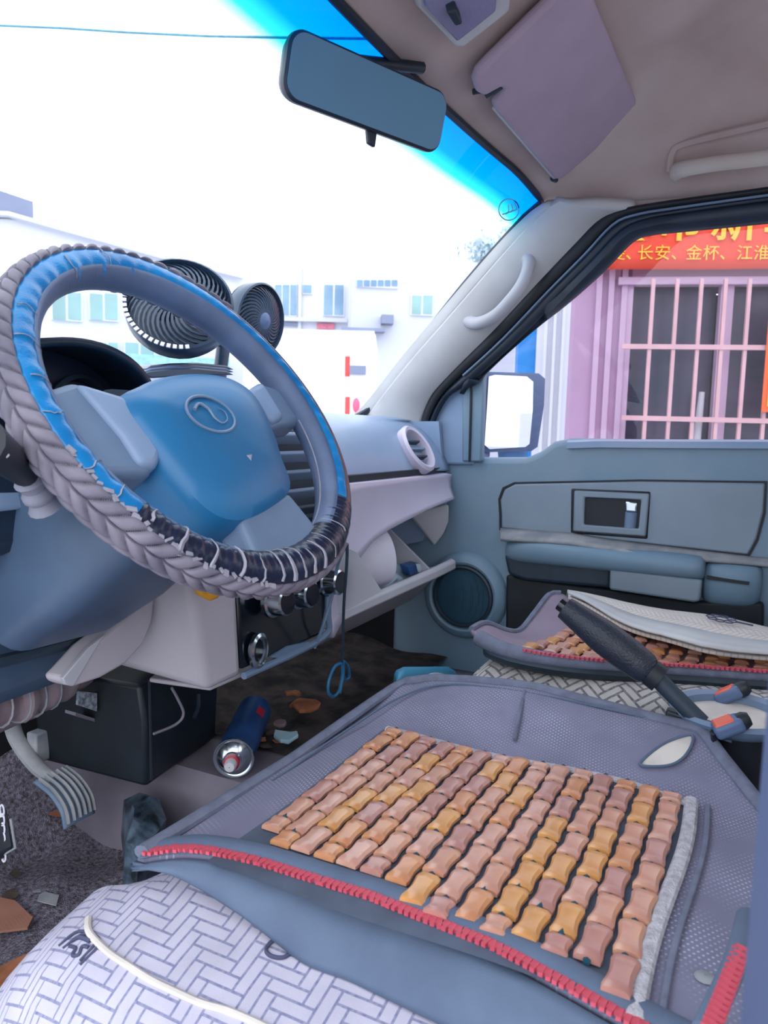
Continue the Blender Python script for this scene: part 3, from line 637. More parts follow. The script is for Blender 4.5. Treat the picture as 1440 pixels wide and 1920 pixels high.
# peeled cracks across the leather
rnd = random.Random(3)
for k in range(20):
    th = (202, 211, 221, 231, 240, 249, 256, 263, 268, 273, 278, 284, 291, 302, 150, 162, 175, 186, 118, 100)[k]
    p0, p1 = (rnd.uniform(34, 44) if 225 < th < 300 else rnd.uniform(58, 80)), rnd.uniform(110, 168)
    w_ = rnd.uniform(.0008, .0024) if 215 < th < 285 else .0007
    P = [rimp(R_(th+rnd.uniform(-.25, .25)+.5*math.sin(j*.9+k)), R_(p0+(p1-p0)*j/8), RT+.0012) for j in range(9)]
    add('peeled_crack', tube(P, lambda t, w_=w_: w_*(1.4-t), 5, flat=.6), K['peel'], SW)
for k in range(30):
    th = 196+k*2.2; P = rimp(R_(th+rnd.uniform(-.6, .6)), R_(rnd.uniform(60, 70)-32*max(0, min(1, (th-215)/45))), RT+.001)
    a_ = w1*rnd.uniform(-1, 1)+w2*rnd.uniform(-1, 1); a_.normalize()
    add('peeled_flake', obox(P, a_*rnd.uniform(.002, .005), wn.cross(a_)*rnd.uniform(.001, .0025), wn*.0008), K['peel'], SW, smooth=False)
add('stitching', tube([rimp(R_(-75+1.5*k), R_(20+math.sin(k*2.2)*4), RT+.001) for k in range(84)], .0007, 5), K['peel'], SW)
add('edge_seam', tube([rimp(R_(150+1.5*k), R_(176), RT+.0005) for k in range(140)], .0012, 5), K['peel'], SW)
# hub and spokes
pad = [(-.098, .004), (-.066, .026), (-.02, .042), (.035, .050), (.078, .046), (.100, .024), (.098, -.02), (.086, -.06), (.072, -.098), (.02, -.120), (-.03, -.128), (-.062, -.112), (-.084, -.06)]
def padr(s, h, dx=0, dy=0): return [V(p) for p in cat([WL(a*s+dx, (b+.03)*s-.03+dy, h) for a, b in pad], 5, True)]
add('airbag_pad', loft([padr(.97, -.055), padr(1.0, -.03), padr(1.0, -.006), padr(.965, .006), padr(.85, .014), padr(.6, .020), padr(.3, .0225), padr(.02, .023)]), K['hub'], SW)
pl_ = [(-.075, -.055), (.07, -.055), (.062, -.098), (-.02, -.118), (-.058, -.105)]
0 and add('pad_lower_panel', loft([[WL(a, b, .002) for a, b in pl_], [WL(a, b, .0165) for a, b in pl_], [WL(a*.8, -.08+(b+.08)*.75, .021) for a, b in pl_]]), K['hub'], SW, bevel=.006, seg=3)
def spoke(name, P, h0, h1, mt): add(name, loft([[WL(a, b, h0) for a, b in P], [WL(a, b, h1) for a, b in P]]), mt, SW, bevel=.008, seg=4)
spoke('spoke', [(-.172, .014), (-.128, .030), (-.086, .012), (-.078, -.05), (-.095, -.068), (-.138, -.066), (-.168, -.055)], -.034, .002, K['spoke'])
spoke('spoke_trim', [(-.132, .026), (-.084, .012), (-.076, -.05), (-.090, -.064), (-.108, -.062), (-.112, -.03)], -.02, .008, K['dashtop'])
spoke('spoke', [(.172, .042), (.13, .05), (.085, .022), (.088, -.018), (.13, -.010), (.168, -.006)], -.034, .0, K['spoke'])
spoke('spoke_trim', [(.128, .048), (.10, .036), (.104, -.012), (.132, -.004)], -.02, .007, K['dashtop'])
spoke('spoke', [(-.025, -.120), (.066, -.098), (.082, -.148), (.06, -.168), (0, -.172), (-.03, -.168)], -.03, .006, K['spoke'])
# oval emblem with its two swallow curves
ec_ = WL(-.010, -.017, .0222)
em = add('emblem_ring', tube([ec_+w1*.030*math.cos(a)+w2*.021*math.sin(a)+wn*.0005 for a in (2*math.pi*k/40 for k in range(40))], .0016, 6, True), K['spoke'], SW)
for sg in (1,):
    add('emblem_curve', tube(cat([ec_+w1*(sg*p)+w2*(sg*q)+wn*.0012 for p, q in ((-.020, .004), (-.010, .011), (-.001, .005), (.001, -.005), (.008, -.011), (.018, -.006), (.020, .003), (.013, .007))], 6), lambda t: .0017*(1.15-t), 6), K['spoke'], em)
add('pad_dent', loft([[WL(.008, -.064, .021), WL(.018, -.063, .021), WL(.012, -.071, .021)], [WL(.010, -.065, .0228), WL(.016, -.0645, .0228), WL(.012, -.069, .0228)]]), K['peel'], SW)
# yellow tag on the ignition key
yt = thing('yellow_key_tag', 'small yellow plastic tag below the steering wheel rim', 'tag', Q(393, 1105, Y=.59))
add('tag_body', prism([Q(x, y, Y=.585) for x, y in ((368, 1092), (420, 1098), (412, 1122), (398, 1128), (378, 1118), (370, 1104))], (.004, .014, 0)), K['yellow'], yt, bevel=.004)
add('tag_fold', prism([Q(x, y, Y=.58) for x, y in ((368, 1094), (394, 1098), (396, 1112), (380, 1112))], (0, .006, 0)), K['yellow'], yt, bevel=.002)

# ---- twin-head fan on the dash
def fan_head(parent, c, ax, R, depth, nb, dark, twist=.9, ring_marks=0):
    ax, e1, e2 = basis(ax)
    h = add('fan_head', lathe([(R*.55, -depth*1.05), (R*.82, -depth*.9), (R*.97, -depth*.55), (R, 0), (R*.995, depth*.15), (R*.95, depth*.2), (R*.93, depth*.1), (R*.93, -depth*.3)], c, ax, 44, caps=False), K['fan'], parent)
    add('back_plate', lathe([(R*.93, -depth*.7), (.0005, -depth*.75)], c, ax, 32, caps=False), K['fanin'], h)
    # one curved grille blade, copied round the hub
    P = []
    for j in range(9):
        t = j/8; rr = R*(.2+.75*t); an = twist*t*t
        P.append((rr*math.cos(an), rr*math.sin(an), depth*(.34*(1-t*t)+.02)))
    A = [V(p) for p in P]; bl = loft([[p+V((0, 0, -.005)), p+V((-.0012, .0014, 0)), p+V((.0012, -.0014, 0))] for p in A])
    first = None
    for k in range(nb):
        rot = Matrix((e1, e2, ax)).transposed().to_4x4() @ Matrix.Rotation(2*math.pi*k/nb, 4, 'Z'); mw = Matrix.Translation(c) @ rot
        if first is None:
            first = add('grille_blade', bl, K['fan'], h); first.matrix_basis = mw
        else: inst(first, h, mw)
    add('fan_hub', lathe([(R*.22, depth*.1), (R*.22, depth*.36), (R*.17, depth*.44), (.0005, depth*.47)], c, ax, 24, caps=False), K['bluegrey'], h)
    for k in range(ring_marks):
        a = R_(85+k*6.5); p = c+(e1*math.cos(a)+e2*math.sin(a))*R*.965+ax*depth*.18
        add('ring_slot', obox(p, (e1*math.cos(a)+e2*math.sin(a))*.003, (e1*-math.sin(a)+e2*math.cos(a))*.0026, ax*.001), K['white'], h, smooth=False)
    return h
K['fan'] = mat('fan_plastic', (44, 66, 92), .3, var=.1)
K['fanin'] = mat('fan_inside', (84, 100, 122), .4, var=.1)
fbp = Q(360, 690, Y=.76)
FN = thing('dashboard_fan', 'dark twin-head fan on a ribbed base standing on the dashboard', 'fan', fbp)
f1 = Q(336, 572, Y=.765); f2 = Q(486, 601, Y=.79)
fan_head(FN, f1, (CAM-f1).normalized()+V((-.15, -.1, .75)), .076, .040, 34, True, .9, 17)
fan_head(FN, f2, (CAM-f2).normalized()+V((.75, -.55, .0)), .062, .036, 34, True, .9)
mp = Q(420, 640, Y=.80)
add('yoke', tube(cat([f1+V((.0, .03, -.01)), mp, f2+V((-.01, .03, -.0))], 6), .010, 10), K['fan'], FN)
add('stem', tube([mp, V((mp.x-.02, .80, .755))], .011, 10), K['fan'], FN)
bs = [(268, 694), (275, 684), (300, 677), (345, 674), (400, 678), (436, 690), (440, 702), (400, 702), (350, 703), (290, 706)]
for k in range(3):
    add('base_leaf', prism([Q(x, y+5-k*5, Y=.74+.006*k)+V((0, 0, 0)) for x, y in [(268+3*k, 697), (285, 690), (320, 686), (370, 685), (425, 690), (440, 698), (400, 699), (340, 701), (285, 704)]], (.02, .07, 0)), [K['fan'], K['bluegrey'], K['fan']][k], FN, bevel=.002)

# ---- things in the glove compartment
tr = thing('paper_roll', 'white roll of paper lying in the open glove compartment', 'paper roll', Q(690, 1060, Y=.64))
rc = Q(688, 1046, Y=.655); ra = V((.75, -.55, .1)).normalized()
add('paper', lathe([(.0005, -.045), (.052, -.045), (.0545, -.04), (.0545, .03), (.052, .034), (.02, .034)], rc, ra, 40, caps=False), K['white'], tr)
add('core', lathe([(.0205, -.04), (.0205, .0345), (.018, .0345), (.018, -.04)], rc, ra, 20, caps=False), K['beige'], tr)
tk = thing('tissue_packet', 'crumpled pale blue packet beside the paper roll', 'packet', Q(745, 1080, Y=.62))
pk = lambda u, v: Q(712+62*u, 1092-38*v+8*math.sin(9*u)*v-10*u, Y=.625)+V((0, .05*v, .006*math.sin(13*u+5*v)))
add('wrapper', grid(pk, 14, 8), K['packet'], tk, solid=-.018)
sb_ = thing('small_carton', 'little dark blue printed carton on the glove compartment lip', 'carton', Q(778, 1070, Y=.61))
add('carton', prism([Q(x, y, Y=.612) for x, y in ((763, 1062), (784, 1056), (792, 1070), (770, 1080))], (.006, .02, .002)), K['canblue'], sb_, bevel=.002)
add('carton_flap', prism([Q(x, y, Y=.611) for x, y in ((780, 1057), (788, 1058), (792, 1071), (784, 1073))], (.002, .004, 0)), K['packet'], sb_)

# ---- cables hanging below the dash
cb = thing('hanging_cable', 'thin dark cable hanging beside the centre stack, ending in a teal loop', 'cable', Q(640, 1290, Y=.57))
K['teal'] = mat('teal_cable', (36, 108, 150), .45, var=.1)
add('cable', tube(cat([Q(651, 1020, Y=.50), Q(650, 1060, Y=.51), Q(645, 1130, Y=.53), Q(643, 1200, Y=.55), Q(641, 1245, Y=.56)], 6), .0022, 7), K['doord'], cb)
add('loop', tube(cat([Q(x, y, Y=.56) for x, y in ((641, 1243), (628, 1250), (617, 1275), (616, 1298), (626, 1306), (638, 1290), (643, 1262), (644, 1245))], 6, True), .0024, 7, True), K['teal'], cb)
add('loop', tube(cat([Q(x, y, Y=.565) for x, y in ((642, 1240), (652, 1248), (655, 1268), (648, 1274), (643, 1262))], 6, True), .0022, 7, True), K['teal'], cb)
add('tail', tube(cat([Q(641, 1240, Y=.56), Q(643, 1262, Y=.56), Q(636, 1300, Y=.56)], 5), .003, 7), K['teal'], cb)
c2 = add('charging_lead', tube(cat([Q(649, 1022, Y=.51), Q(633, 1060, Y=.56), Q(622, 1120, Y=.575), Q(605, 1175, Y=.585), Q(590, 1215, Y=.60)], 6), .0024, 7), K['spoke'])
tag(c2, 'thin grey lead running down the right edge of the control panel', 'cable')

# ---- below the dash
hb = thing('heater_box', 'black plastic box with a paper label on the floor tunnel', 'box', (-.05, .8, .2))
add('case', loft([[V((-.138, .718, .242)), V((.04, .745, .242)), V((.04, .96, .242)), V((-.15, .91, .242))], [V((-.142, .715, .335)), V((.04, .74, .335)), V((.04, .96, .335)), V((-.16, .91, .335))], [V((-.146, .72, .385)), V((.04, .75, .385)), V((.04, .96, .385)), V((-.165, .91, .385))]]), K['dark'], hb, bevel=.006)
add('rib', tube([Q(280, 1275, Y=.715), Q(284, 1462, Y=.712)], .002, 6), K['dark'], hb)
add('ledge', prism([Q(x, y, Y=.80) for x, y in ((142, 1336), (230, 1364), (230, 1370), (142, 1342))], (.0, .02, 0)), K['tunnel'], hb)
add('paper_label', prism([Q(x, y, Y=.79) for x, y in ((148, 1296), (182, 1300), (182, 1334), (146, 1322))], (0, .004, 0)), K['label'], hb)
add('wire', tube(cat([Q(322, 1290, Y=.70), Q(333, 1310, Y=.70), Q(344, 1338, Y=.70), Q(330, 1358, Y=.705), Q(288, 1376, Y=.71)], 6), .002, 6), K['tunnel'], hb)
add('wire', tube(cat([Q(372, 1300, Y=.72), Q(372, 1325, Y=.72), Q(364, 1345, Y=.73)], 6), .003, 6), K['doord'], hb)
# spray can lying on the tunnel
ca = Q(437, 1424, Z=.266); cb_ = Q(478, 1332, Z=.266); cax = (ca-cb_).normalized()
cn = thing('spray_can', 'blue spray can with a white nozzle lying under the dashboard', 'spray can', ca-V((0, 0, .026)))
cl = min(.19, (ca-cb_).length)
add('can_body', lathe([(.0005, -cl), (.022, -cl), (.0265, -cl+.004), (.0265, -.012), (.0285, -.010), (.0285, -.006)], ca, cax, 32, caps=False), K['canblue'], cn)
add('can_dome', lathe([(.0285, -.007), (.0285, -.003), (.0262, -.003), (.024, -.004), (.016, .003), (.013, .004), (.013, .009), (.0005, .009)], ca, cax, 32, caps=False), K['chrome'], cn, label='chrome dome of the can')
nz = add('nozzle', lathe([(.0085, .008), (.0085, .022), (.0065, .026), (.0005, .026)], ca, cax, 18, caps=False), K['whiteplastic'], cn, label='white spray nozzle')
add('nozzle_collar', lathe([(.011, .008), (.011, .013), (.0085, .014)], ca, cax, 18, caps=False), K['canred'], nz)
a_, e1c, e2c = basis(cax, CAM-ca)
add('red_patch', grid(lambda u, v: ca-cax*(cl*.62+cl*.16*v)+(e1c*math.cos(.1+.5*u)-e2c*math.sin(.1+.5*u))*.0269, 8, 3), K['canred'], cn)
# accelerator
pd = thing('accelerator_pedal', 'curved accelerator pedal with a ribbed metal pad', 'pedal', Q(140, 1540, X=-.17))
pp = cat([Q(92, 1452, X=-.175), Q(122, 1476, X=-.175), Q(143, 1508, X=-.175), Q(150, 1540, X=-.175)], 6)
def padf(u, v): return pp[round(v*(len(pp)-1))]+V((-.026+.052*u, 0, 0))+V((0, -.003, .003))*math.sin(math.pi*u)
add('pedal_pad', grid(padf, 8, len(pp)-1), K['spoke'], pd, solid=.003)
for k in range(6): add('rib', tube([padf(.08+.168*k, j/(len(pp)-1))+V((0, -.004, .005)) for j in range(1, len(pp)-1)], .0026, 6), K['dust'], pd)
add('pedal_arm', tube(cat([Q(104, 1462, X=-.178), Q(72, 1440, X=-.18), Q(40, 1400, X=-.18), Q(24, 1365, X=-.18), Q(20, 1320, X=-.18)], 6), .012, 10, flat=.7), K['dust'], pd)
add('pivot_bracket', obox(Q(72, 1398, X=-.16), V((.012, 0, 0)), V((0, .01, 0)), V((0, 0, .022))), K['dust'], pd, bevel=.003)
bk = thing('brake_pedal', 'black pedal pad with a white chain pattern at the left edge', 'pedal', Q(5, 1600, X=-.29))
bq = [(-40, 1500), (14, 1512), (28, 1590), (20, 1602), (-40, 1630)]
add('pedal_pad', prism([Q(x, y, X=-.28) for x, y in bq], (-.012, .016, -.01)), K['black'], bk, bevel=.004)
for k in range(6):
    c = Q(4+.6*k, 1520+17*k, X=-.285)
    add('chain_link', tube([c+V((0, .0035*math.cos(a), .0075*math.sin(a)-.0*k)) for a in (2*math.pi*j/12 for j in range(12))], .0012, 5, True), K['white'], bk)
add('edge_bar', tube([Q(20, 1535, X=-.285), Q(29, 1590, X=-.285), Q(2, 1606, X=-.285)], .0016, 6), K['dust'], bk)
tp = thing('taped_hose', 'grimy taped hose crossing the driver footwell at the left', 'hose', Q(60, 1300, Y=.78))
tc_ = cat([Q(-60, 1325, Y=.78), Q(10, 1312, Y=.78), Q(70, 1292, Y=.78), Q(122, 1262, Y=.80), Q(160, 1240, Y=.84)], 8)
add('hose', tube(tc_, lambda t: .028+.003*math.sin(t*40)+.002*math.sin(t*23), 14), K['pipe'], tp)
for k in range(5): add('tape_edge', tube([tc_[6+4*k]+(tc_[7+4*k]-tc_[6+4*k]).normalized().cross(V((0, 0, 1)).cross((tc_[7+4*k]-tc_[6+4*k]).normalized()).normalized())*0+V((.0, math.cos(a)*.03, math.sin(a)*.03)) for a in (2*math.pi*j/16 for j in range(16))], .0015, 5, True), K['dust'], tp)
add('second_pipe', tube(cat([Q(-40, 1372, Y=.80), Q(20, 1345, Y=.80), Q(60, 1330, Y=.80)], 5), .012, 10), K['pipe'], tp)
# debris
rnd = random.Random(11)
def scrap(name, label, cat_, c, r, mt, n=9, h=.006, seed=1):
    q = random.Random(seed); P = [V((c.x+r*q.uniform(.45, 1.2)*math.cos(a), c.y+r*q.uniform(.6, 1.1)*math.sin(a), c.z+q.uniform(0, r*.35))) for a in (2*math.pi*j/n for j in range(n))]
    o = add(name, prism(P, (0, 0, h)), mt, bevel=.0015); return tag(o, label, cat_)
scrap('crumpled_wrapper', 'crumpled orange-brown wrapper on the dark floor behind the spray can', 'wrapper', Q(572, 1330, Z=.258), .03, K['orangebit'], seed=2)
scrap('torn_wrapper', 'small torn orange scrap just above the crumpled wrapper', 'wrapper', Q(550, 1306, Z=.258), .016, K['orangebit'], seed=3)
scrap('plastic_scrap', 'pale blue plastic scrap beside the seat front edge', 'scrap', Q(535, 1388, Z=.258), .022, K['packet'], seed=4)
scrap('pink_scrap', 'small pinkish paper scrap between spray can and wrapper', 'scrap', Q(525, 1362, Z=.258), .014, K['pipe'], seed=9)
for k in range(4): scrap('dry_leaf', ['curled dry leaf nearest the spray can', 'dry leaf lying just right of the spray can nozzle', 'broken dry leaf close to the pale blue scrap', 'small dry leaf below the pink scrap'][k], 'leaf', Q((488, 500, 522, 508)[k], (1392, 1402, 1392, 1378)[k], Z=.25), .012, K['dirt'] if k % 2 else K['orangebit'], n=6, h=.001, seed=20+k)
for k in range(6):
    scrap('floor_leaf', ['long dry stalk on the carpet beside the white seat corner', 'dry leaf on the carpet at the left picture edge', 'rust-brown leaf under the accelerator pad', 'curled leaf on the carpet below the brake pedal', 'flat brown leaf near the bottom left corner', 'little pale leaf between the pedals and the seat'][k], 'leaf', floorpt((90, 20, 112, 30, 25, 70)[k], (1690, 1680, 1530, 1640, 1830, 1672)[k]), (.018, .012, .03, .012, .04, .007)[k], [K['dust'], K['dirt'], K['orangebit'], K['dirt'], K['orangebit'], K['dust']][k], n=7, h=.001, seed=40+k)
wsk = [floorpt(x, y)+V((0, 0, .006)) for x, y in ((-30, 1688), (28, 1700), (62, 1732), (52, 1752), (-30, 1762))]
ws = add('woven_rag', prism(wsk, (0, 0, .003)), mesh_fabric('brown_weave', (150, 104, 88), (96, 66, 58), 260, .3)); tag(ws, 'brown open-weave rag on the carpet at the lower left edge', 'rag')
bag = [(232, 1508), (262, 1498), (298, 1512), (312, 1540), (296, 1572), (262, 1598), (236, 1590), (240, 1548)]
bc = floorpt(270, 1545); bv = random.Random(17)
top_ = [Q(x, y, Z=.20)+V((0, 0, .012*bv.random())) for x, y in bag]
bgc = sum(top_, V((0, 0, 0)))/len(top_)+V((0, 0, .014))
pb = add('plastic_bag', loft([[V((p.x, p.y, .11)) for p in top_], [p-V((0, 0, .05))+V((-.006, 0, 0)) for p in top_], top_, [p.lerp(bgc, .45)+V((0, 0, .012*bv.random())) for p in top_], [p.lerp(bgc, .9) for p in top_]]), mat('dark_bag', (92, 112, 132), .3, var=.4, scale=40, bump=.6, bscale=60)); tag(pb, 'crumpled dark blue plastic bag beside the front corner of the driver mat', 'bag')
hc = thing('teal_container', 'teal plastic container with a white swirl mark between the seats', 'container', Q(790, 1265, Z=.36))
add('container_body', prism([Q(x, y, Y=.475) for x, y in ((742, 1310), (746, 1268), (762, 1260), (845, 1258), (858, 1266), (862, 1330))], (.03, .02, 0)), K['tealbox'], hc, bevel=.008)
add('swirl', tube(cat([Q(820+22*math.cos(a)*(1-a/16), 1268+8*math.sin(a)*(1-a/16), Y=.472) for a in (k*.5 for k in range(18))], 3), .0012, 5), K['white'], hc)
# ================================================================== SEATS
def cushion(cx, prof, y0, yf, rad, zb, nring=26, drop=0):
    """rings along Y; the front end rounds over within rad of yf. returns shape and uv list"""
    P = resample(cat([V((a, 0, b)) for a, b in prof], 5), 44)
    arc = [0]
    for a, b in zip(P, P[1:]): arc.append(arc[-1]+(b-a).length)
    ys = [y0+(yf-rad-y0)*i/10 for i in range(10)]+[yf-rad+rad*math.sin(math.pi/2*k/nring) for k in range(nring+1)]
    rings = []; uv = []
    al = 0; py = None
    for y in ys:
        t = max(0, (y-(yf-rad))/rad); k = max(0, 1-t**2.7)**(1/2.7); kz = .10+.90*k**.9; kx = .86+.14*k**.8
        rings.append([V((cx+(p.x-cx)*kx, y, zb+(p.z-zb)*kz-drop*max(0, min(1, (p.x+.405)/.07))*min(1, t*1.5)*(1 if p.z > .2 else 0))) for p in P])
    sl = [0]
    for r0, r1 in zip(rings, rings[1:]): sl.append(sl[-1]+(r1[20]-r0[20]).length)
    for j, r in enumerate(rings):
        for i in range(len(P)): uv.append((arc[i], sl[j]))
    return loft(rings, False, False), uv
DS = thing('car_seat', 'driver seat in white herringbone cloth in the foreground', 'seat', (-.25, .2, .1))
pf = [(-.495, .12), (-.52, .16), (-.53, .21), (-.522, .262), (-.495, .298), (-.455, .316), (-.41, .326), (-.375, .338), (-.33, .358), (-.24, .362), (-.1, .365), (-.02, .36), (.03, .335), (.045, .27), (.04, .18), (.03, .12)]
S, U = cushion(-.25, pf, -.12, .565, .125, .12, drop=.10)
add('cushion', S, K['seatcloth'], DS, uv=lambda i: U[i])
add('seat_base', box(-.47, .02, -.1, .40, .08, .14), K['dark'], DS)
add('backrest', loft([[V((-.25+a, -.15-.02*k+b*.9-.13*k, .36+.62*k)) for a, b in rrect(.235-.03*k, .07, .05, 4)] for k in (0, .3, .7, 1)]), K['seatcloth2'], DS, sub=1)
# embroidered marks on the cloth
K['ink'] = mat('embroidery', (74, 78, 108), .8, var=.1)
def seat_top(x, y):
    t = max(0, (y-.44)/.125)
    if t >= 1: return None
    k = max(0, 1-t**2.7)**(1/2.7); kz = .10+.90*k**.9; kx = .86+.14*k**.8; u = -.25+(x+.25)/kx
    for (a, b), (c, d) in zip(pf[2:-3], pf[3:-2]):
        if a <= u <= c and c > a:
            return .12+(b+(d-b)*(u-a)/(c-a)-.12)*kz-.10*max(0, min(1, (u+.405)/.07))*min(1, t*1.5)
    return None
def seatpt(x, y):
    """first point of the cushion met by the line of sight"""
    d = ray(x, y)
    for i in range(700):
        p = CAM+d*(.25+.001*i); z = seat_top(p.x, p.y)
        if z is not None and p.z <= z: return V((p.x-.001, p.y, z+.0015))
    return Q(x, y, Z=.33)
def emb(P, r=.0016): add('embroidered_mark', tube(cat([seatpt(*p) for p in P], 5), r, 6), K['ink'], DS)
add('piping', tube(cat([seatpt(x, y) for x, y in ((560, 1960), (490, 1925), (430, 1900), (380, 1885), (330, 1862), (285, 1840), (240, 1812), (205, 1788), (170, 1752), (168, 1725))], 6), .003, 8), K['beige'], DS)
emb([(548, 1788), (532, 1798), (510, 1796), (500, 1784), (512, 1768), (535, 1760), (545, 1768), (530, 1778)])
emb([(548, 1770), (556, 1786), (570, 1790), (578, 1776)]); emb([(560, 1752), (572, 1766), (590, 1786)], .0012)
for d in (0, 1): emb([(112+d*8, 1776+d*4), (150+d*8, 1748+d*5), (190-d*8, 1768), (152, 1812-d*8)], .0012)
emb([(132, 1776), (144, 1782), (138, 1794), (150, 1792), (156, 1778), (168, 1780)], .0016); emb([(138, 1766), (152, 1760), (172, 1768)], .002)

# ---- beaded mat
XL = [(-.06, -.435), (0, -.428), (.06, -.416), (.15, -.395), (.25, -.385), (.35, -.390), (.42, -.402), (.46, -.415)]
XR = [(-.06, -.18), (-.035, -.12), (-.007, -.057), (.05, .035), (.15, .064), (.257, .075), (.35, .064), (.40, .040), (.43, .012), (.445, -.06), (.452, -.2), (.456, -.36), (.46, -.41)]
def itp(T, y):
    for (a, p), (b, q) in zip(T, T[1:]):
        if y <= b: return p+(q-p)*max(0, (y-a)/(b-a))
    return T[-1][1]
def mat_z(x, y): return .373+.026*max(0, min(1, (x+.09)/.13))**1.5-.010*max(0, (y-.38)/.07)**2+.0022*math.sin(26*y+1)*math.sin(17*x)
MT = thing('beaded_seat_mat', 'dark mesh seat mat with bamboo beads on the driver seat', 'seat mat', (-.2, .2, .365))
def matf(u, v):
    y = -.06+.519*v; a, b = itp(XL, y), itp(XR, y); x = a+(b-a)*u
    return V((x, y, mat_z(x, y)))
add('mesh_cloth', grid(matf, 60, 90), K['mesh'], MT, solid=.008)
edge = [matf(1, k/70) for k in range(71)]+[V((-.412, .459, .365))]
add('edge_piping', tube(cat(edge[::3], 4)+[V((-.414, .455, .366))], .0085, 10, flat=.7), K['piping'], MT)
fold = [V((itp(XR, y)-.05, y, mat_z(itp(XR, y)-.05, y)+.001)) for y in [.0+.02*k for k in range(21)]]
add('border_seam', tube(cat([V((.03, .02, .395)), V((.045, .1, .3985)), V((.052, .2, .3995)), V((.05, .3, .3995)), V((.03, .37, .397)), V((-.02, .405, .388)), V((-.12, .425, .375)), V((-.25, .436, .366))], 6), .0016, 6), K['skirt'], MT)
add('cross_seam', tube(cat([V((.055, .262, .401)), V((.0, .252, .392)), V((-.05, .242, .379))], 6), .0022, 6), K['piping'], MT)
cp = add('centre_panel', grid(lambda u, v: V((-.412+.315*u, .052+.335*v, mat_z(-.412+.315*u, .052+.335*v)+.0022)), 30, 30), K['backing'], MT)
# hems: along the far side and the rear side of the bead field
add('hem', tube([V((-.094-.010*max(0, (.10-y)/.05), y, mat_z(-.09, y)+.003)) for y in [.05+.0115*k for k in range(30)]], .0055, 8, flat=.5), K['hem'], MT)
add('hem', tube([V((-.094-.0115*k, .049-.004*math.sin(k*.2), mat_z(-.1-.0115*k, .05)+.004)) for k in range(29)], .0065, 8, flat=.5), K['hem'], MT)
add('hem', tube([V((-.094-.0115*k, .034-.004*math.sin(k*.2), mat_z(-.1-.0115*k, .04)+.003)) for k in range(29)], .0025, 8, flat=.5), K['piping'], MT)
# bamboo beads
def bead_mesh(L, Wd, H, mtl, name='bead'):
    n = 8; rings = []
    for i in range(n+1):
        t = -1+2*i/n; w_ = Wd*(.76+.24*abs(t)**1.4); hh = H*(.86+.14*abs(t)**2); x = t*L
        if i in (0, n): w_ *= .86; hh *= .72
        rings.append([V((x, w_*c, hh*s)) for c, s in ((-1, -.5), (-1, .25), (-.72, .85), (0, 1), (.72, .85), (1, .25), (1, -.5))])
    o = add(name, loft(rings), mtl, None); m_ = o.data; bpy.data.objects.remove(o); return m_
BM = [bead_mesh(.0186, .0106, .0046, m_) for m_ in BEADS]; HM = [bead_mesh(.0096, .0106, .0046, m_) for m_ in BEADS]
rb = random.Random(5)
def place(meshes, parent, x, y, z, rz=0, ry=0, name='bead'):
    o = bpy.data.objects.new(name, rb.choice(meshes)); COL.objects.link(o); o.parent = parent; o.matrix_parent_inverse = Matrix.Translation(-V(parent.location))
    o.matrix_basis = Matrix.Translation((x, y, z)) @ Matrix.Rotation(rz, 4, 'Z') @ Matrix.Rotation(ry, 4, 'Y')
nst = 15
for s in range(nst):
    y = .066+.0217*s; x = -.100; half = (s % 2 == 0); k = 0
    # string under the beads
    xs = -.100; xe = -.408+.045*(s/14)
    add('string', tube([V((xs-(xs-xe-.016)*j/12+.004, y, mat_z(xs-(xs-xe)*j/12, y)+.0062)) for j in range(13)], .0028, 6), K['cord'], MT)
    while True:
        L = .0098 if (half and k == 0) else .0188
        if x-2*L < xe: break
        cx = x-L; yy = y+rb.uniform(-.0008, .0008)-.02*(-.1-cx)*(0.5-s/14)*.3
        place(HM if L < .015 else BM, MT, cx, yy, mat_z(cx, y)+.0062+rb.uniform(-.0005, .0007), rb.uniform(-.05, .05), rb.uniform(-.03, .03))
        x -= 2*L+.0034; k += 1
    if x-.0196 > xe: place(HM, MT, x-.0098, y, mat_z(x, y)+.0062)
# front lip, zipper and hanging skirt
def skf(u, v):
    y = .458-.53*u; a = itp(XL, y); h = .042*min(1, u*3.2)**.8; w_ = .028*min(1, u*3)
    return V((a-.004-w_*v-.006*math.sin(math.pi*v), y, mat_z(a, y)-.004-h*v))
add('skirt', grid(skf, 60, 8), K['skirt'], MT, solid=.004)
lipz = lambda y: mat_z(itp(XL, y), y)
add('lip', tube([V((itp(XL, y)+.012, y, lipz(y)+.002)) for y in [.455-.0105*k for k in range(48)]], .0115, 10, flat=.45), K['skirt'], MT)
zt = add('zipper_tooth', join(box(-.0042, .0042, -.0017, .0017, -.001, .002), box(-.001, .0055, .0012, .0036, -.001, .0016)), K['red'], MT, smooth=False)
zt.matrix_basis = Matrix.Translation((itp(XL, .45)-.001, .45, lipz(.45)+.004))
for k in range(1, 88):
    y = .45-.0052*k; inst(zt, MT, Matrix.Translation((itp(XL, y)-.002, y, lipz(y)+.0035)) @ Matrix.Rotation(rb.uniform(-.3, .3), 4, 'Z'))
add('zipper_tape', tube([V((itp(XL, y)-.001, y, lipz(y)+.0015)) for y in [.455-.0105*k for k in range(48)]], .0042, 8, flat=.3), K['skirt'], MT)
